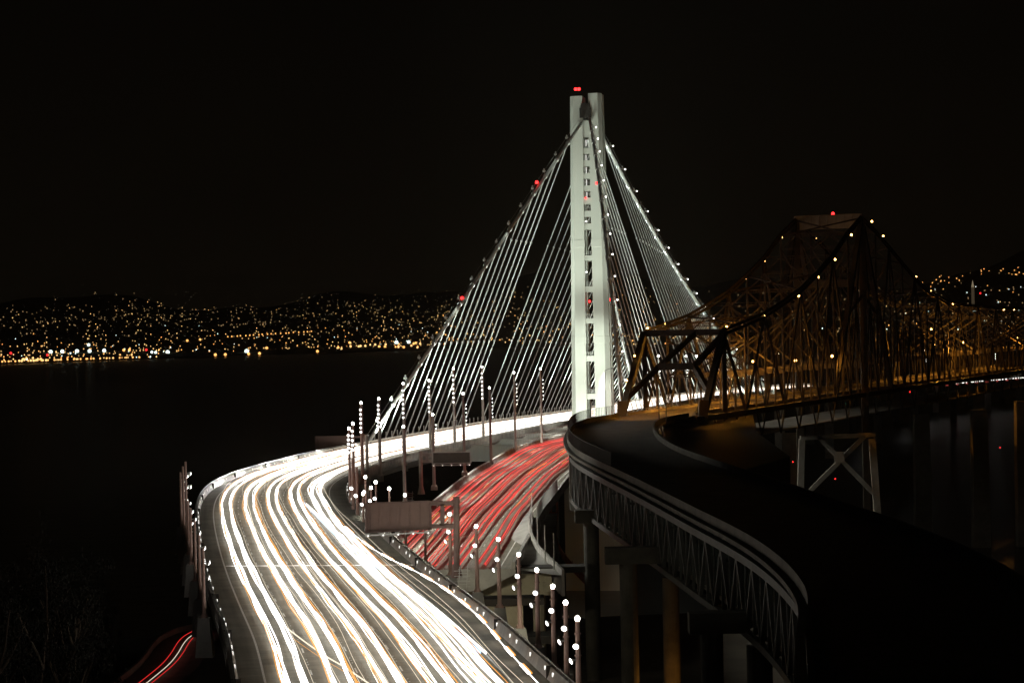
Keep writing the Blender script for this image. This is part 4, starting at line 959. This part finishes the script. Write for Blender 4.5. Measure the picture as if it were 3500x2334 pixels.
# ------------------------------------------------------------------ eucalyptus trees, lower left
def tree_parts(seed, h, rx):
    r = random.Random(seed); tr, lf = MB(), MB(); tips = []
    def limb(p, d, L_, rad, lev):
        pts = [p]
        for k in range(4):
            d = (d + Vector((r.uniform(-.18, .18), r.uniform(-.18, .18), r.uniform(-.02, .12)))).normalized(); pts.append(pts[-1] + d * L_ / 4)
        tr.tube(pts, rad, 7 if lev == 0 else 5, taper=rad * .5)
        if lev >= 2: tips.append(pts[-1]); tips.append(pts[2]); return
        for k in range(6 if lev == 0 else 4):
            a = r.uniform(0, 6.28); i = r.choice((2, 3, 4)); limb(pts[i], Vector((math.cos(a) * .75, math.sin(a) * .75, r.uniform(.35, .9))).normalized(), L_ * r.uniform(.42, .6), rad * .45, lev + 1)
    limb(Vector((0, 0, 0)), Vector((0, 0, 1)), h * .55, h * .022, 0)
    for t_ in tips:
        for c_ in range(3):
            cc = t_ + Vector([r.gauss(0, rx * .16) for _ in range(3)]); cr = r.uniform(.5, 1.3)
            for k in range(80):
                p = cc + Vector([r.gauss(0, cr * .5) for _ in range(3)]); u = Vector([r.uniform(-1, 1) for _ in range(3)]).normalized(); v = u.cross(Vector((r.uniform(-1, 1), r.uniform(-1, 1), .3))).normalized(); s_ = r.uniform(.1, .2); n0 = len(lf.v)
                lf.v += [tuple(p - u * s_), tuple(p + v * s_ * .35), tuple(p + u * s_), tuple(p - v * s_ * .35)]; lf.f.append((n0, n0 + 1, n0 + 2, n0 + 3))
    return tr, lf
protos = []
for sd, h, rx in ((1, 34, 9), (2, 30, 8), (3, 38, 10)):
    tr, lf = tree_parts(sd, h, rx); protos.append((tr, lf))
meshes = []
for tr, lf in protos:
    a = D.meshes.new('trunk'); a.from_pydata(tr.v, [], tr.f); a.materials.append(MT['bark']); b_ = D.meshes.new('crown'); b_.from_pydata(lf.v, [], lf.f); b_.materials.append(MT['leaf']); meshes.append((a, b_))
spots = [(-37, 158, 0, 'leftmost'), (-45, 205, 1, 'second from the left'), (-35, 168, 2, 'third from the left'), (-41, 206, 0, 'fourth from the left'), (-35, 190, 1, 'fifth from the left'), (-52, 270, 2, 'rearmost')]
for x_, y_, k, lab in spots:
    topz = H - y_ * (560 if lab != 'rearmost' else 640) / F - 0.0
    g = gz(x_, y_) - 1; hs = max(p[2] for p in protos[k][1].v); sc_ = (topz - g) / hs * random.uniform(.9, 1.0)
    root = empty('eucalyptus_tree', (x_, y_, g), 'tall dark eucalyptus barely visible at lower left, ' + lab + ' of the clump', 'tree', 'dark eucalyptus clump'); root.scale = (sc_ * .62, sc_ * .62, sc_); root.rotation_euler.z = random.uniform(0, 6)
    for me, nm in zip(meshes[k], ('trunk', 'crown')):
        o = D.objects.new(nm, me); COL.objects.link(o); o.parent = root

# ------------------------------------------------------------------ floodlights of the place and added fill lights
cool = (.92, 1.0, .87)
def spot(loc, aim, power, angle, col=cool, size=.6, nm='floodlight_beam'): return add_light(nm, loc, power, col, 'SPOT', size, aim, angle)
# tower floods from both decks, west side, and along the deck edges up the hangers
TP = .62
for a, c_, z_a in ((-16, -75, 95), (22, -80, 95), (-12, -60, 130), (20, -62, 130), (-14, -50, 65), (18, -52, 65)):
    p = tp(a, c_, 53); spot(p, tp(0, -3, z_a), TP * 95000, 42)
for q_ in range(8):
    t_ = (q_ + .5) / 8; path = WB; q = WB.at_y(604, 0) + (WB.at_y(706, 0) - WB.at_y(604, 0)) * t_; p = WB.pt(q, 3, 1.5) - Vector((0, 8, 0)); f = cable_pts['NW']; spot(p, f(1 - t_) , 75000, 60)
for q_ in range(12):
    t_ = (q_ + .5) / 12; q = WB.at_y(706, 0) + (WB.at_y(1080, 0) - WB.at_y(706, 0)) * t_; p = WB.pt(q, 4, 1.5) - Vector((0, 14, 0)); spot(p, cable_pts['NE'](t_), 75000, 70)
for q_ in range(12):
    t_ = (q_ + .5) / 12; q = EB.at_y(694, EW) + (EB.at_y(1060, EW) - EB.at_y(694, EW)) * t_; p = EB.pt(q, EW + 1, 1.5) - Vector((0, 22, 0)); spot(p, cable_pts['SE'](t_), 60000 if t_ < .75 else 12000, 44)
# added dim spot brightening the braced pier; sodium light at a column
spot(Pp(2860, 1720, -30), Pp(2870, 1560), 170, 60, (.9, 1, 1))
p = atY(2291, 2330, 284); add_light('sodium_light', p + Vector((.6, -3.2, -1.5)), 900, (1, .42, .06), size=.3)

# bright spots where fixtures wash the main cable
for x_, y_, key, pw in ((1905, 528, 'NW', 900), (1742, 800, 'NW', 700), (1570, 1055, 'NW', 1100)):
    p = on_plane(x_, y_, CAB[key][0], CAB[key][1]); spot(p + Vector((1.5, -2.5, 3.5)), p + Vector((-5, -8, -8)), pw, 80, size=.2)
for k in range(18):
    t_ = (k + .5) / 25; p = cable_pts['SE'](t_); add_light('cable_fill_light', p + Vector((-1.5, -4, .6)), 1700, (.85, .97, 1), 'SPOT', .3, p, 105)  # added spots in the air beside the cable to brighten it
# headlight beams of the oncoming traffic falling on the outside parapet of the bend
for y in (470, 495, 520, 545, 572, 600):
    q = WB.at_y(y, 0); spot(WB.pt(q, 2.6, 1.3), WB.pt(q - 26, .1, .7), 26000, 26, (1, .97, .9), .5, 'headlight_beam')
# roadway luminaires over the red side, then added fill for the site
for y in range(370, 720, 40): q = EB.at_y(y, 0); spot(EB.pt(q, -2.5, 17), EB.pt(q, 14, 0), 40000, 110, (1, .98, .88), 3.0, 'road_and_fill_light')
for y in (240, 262, 285, 312, 335): p = WB.pt(WB.at_y(y, WW), WW + 3, 8); add_light('road_and_fill_light', p - Vector((0, 6, 0)), 500, (1, .93, .74), size=.3)  # added fill near the lamp tops, brightening the concrete bents

# sodium lighting along the old road
for k, pw in enumerate((3500, 7000, 8000, 6000, 3500, 2200, 1200, 800, 600, 700, 1200, 2500, 4500, 5000, 5000, 5000, 5000)):
    t_ = -14 + k * 30; spot(tpnt(.35, t_, ZO + 10), tpnt(.5, t_ + 4, ZO), pw * 1.6, 130, orange, .4, 'sodium_light')

for y in range(540, 720, 36): add_light('deck_gap_fill', EB.pt(EB.at_y(y, 0), -8, 4), 1800, (1, .98, .88), size=.3)  # added fill between the decks, brightening their sides and the cross girders
# night air over the bay: far shore fades into it
hb_ = MB(); hb_.box((0, 8200, 212), 15000, 16800, 434)
hz_ = D.materials.new('night_haze'); hz_.use_nodes = True; n_ = hz_.node_tree; n_.nodes.clear()
o_ = n_.nodes.new('ShaderNodeOutputMaterial'); v_ = n_.nodes.new('ShaderNodeVolumePrincipled'); v_.inputs['Density'].default_value = 2.6e-5; v_.inputs['Color'].default_value = (.95, .88, .75, 1); v_.inputs['Anisotropy'].default_value = .3
n_.links.new(v_.outputs[0], o_.inputs['Volume'])
hz = hb_.build('haze', hz_); tag(hz, None, kind='stuff')

for yt, Y0, px in ((1990, 344, 1640), (2130, 300, 1740), (2260, 264, 1830), (2330, 234, 1890)):
    a = atY(px, yt, Y0); spot(a + Vector((-3, -15, 6)), a, 2600, 85, (1, .92, .70), .3, 'bent_fill_light')  # added spot brightening the beige face of each bent
for y in (215, 240, 268, 300): q = WB.at_y(y, 0); spot(WB.pt(q, -5, 5) - Vector((0, 8, 0)), WB.pt(q, -1.2, -1.5), 160, 70, (1, .92, .85), .3, 'pedestal_fill_light')  # added spots brightening the pedestals of the left posts

root = empty('distant_traffic_lights', at(3340, 1305, 26), 'dotted row of white and red traffic lights below the far right of the old bridge', 'light streak'); iv = root.location
A, B_ = MB(), MB()
for k in range(30):
    px = 3165 + k * 11.4; py = 1318 - k * .95; p = at(px, py, 26); A.box(p - iv, random.choice((1, 1.5, 2.4)), .8, random.uniform(.7, 1.2)); (k % 3 == 0) and B_.box(at(px + 3, py + 4, 26) - iv, 2.2, .8, .9)
A.build('white_streak', MT['disc_dim'], root)['kind'] = 'stuff'; B_.build('red_streak', MT['redsoft'], root)['kind'] = 'stuff'
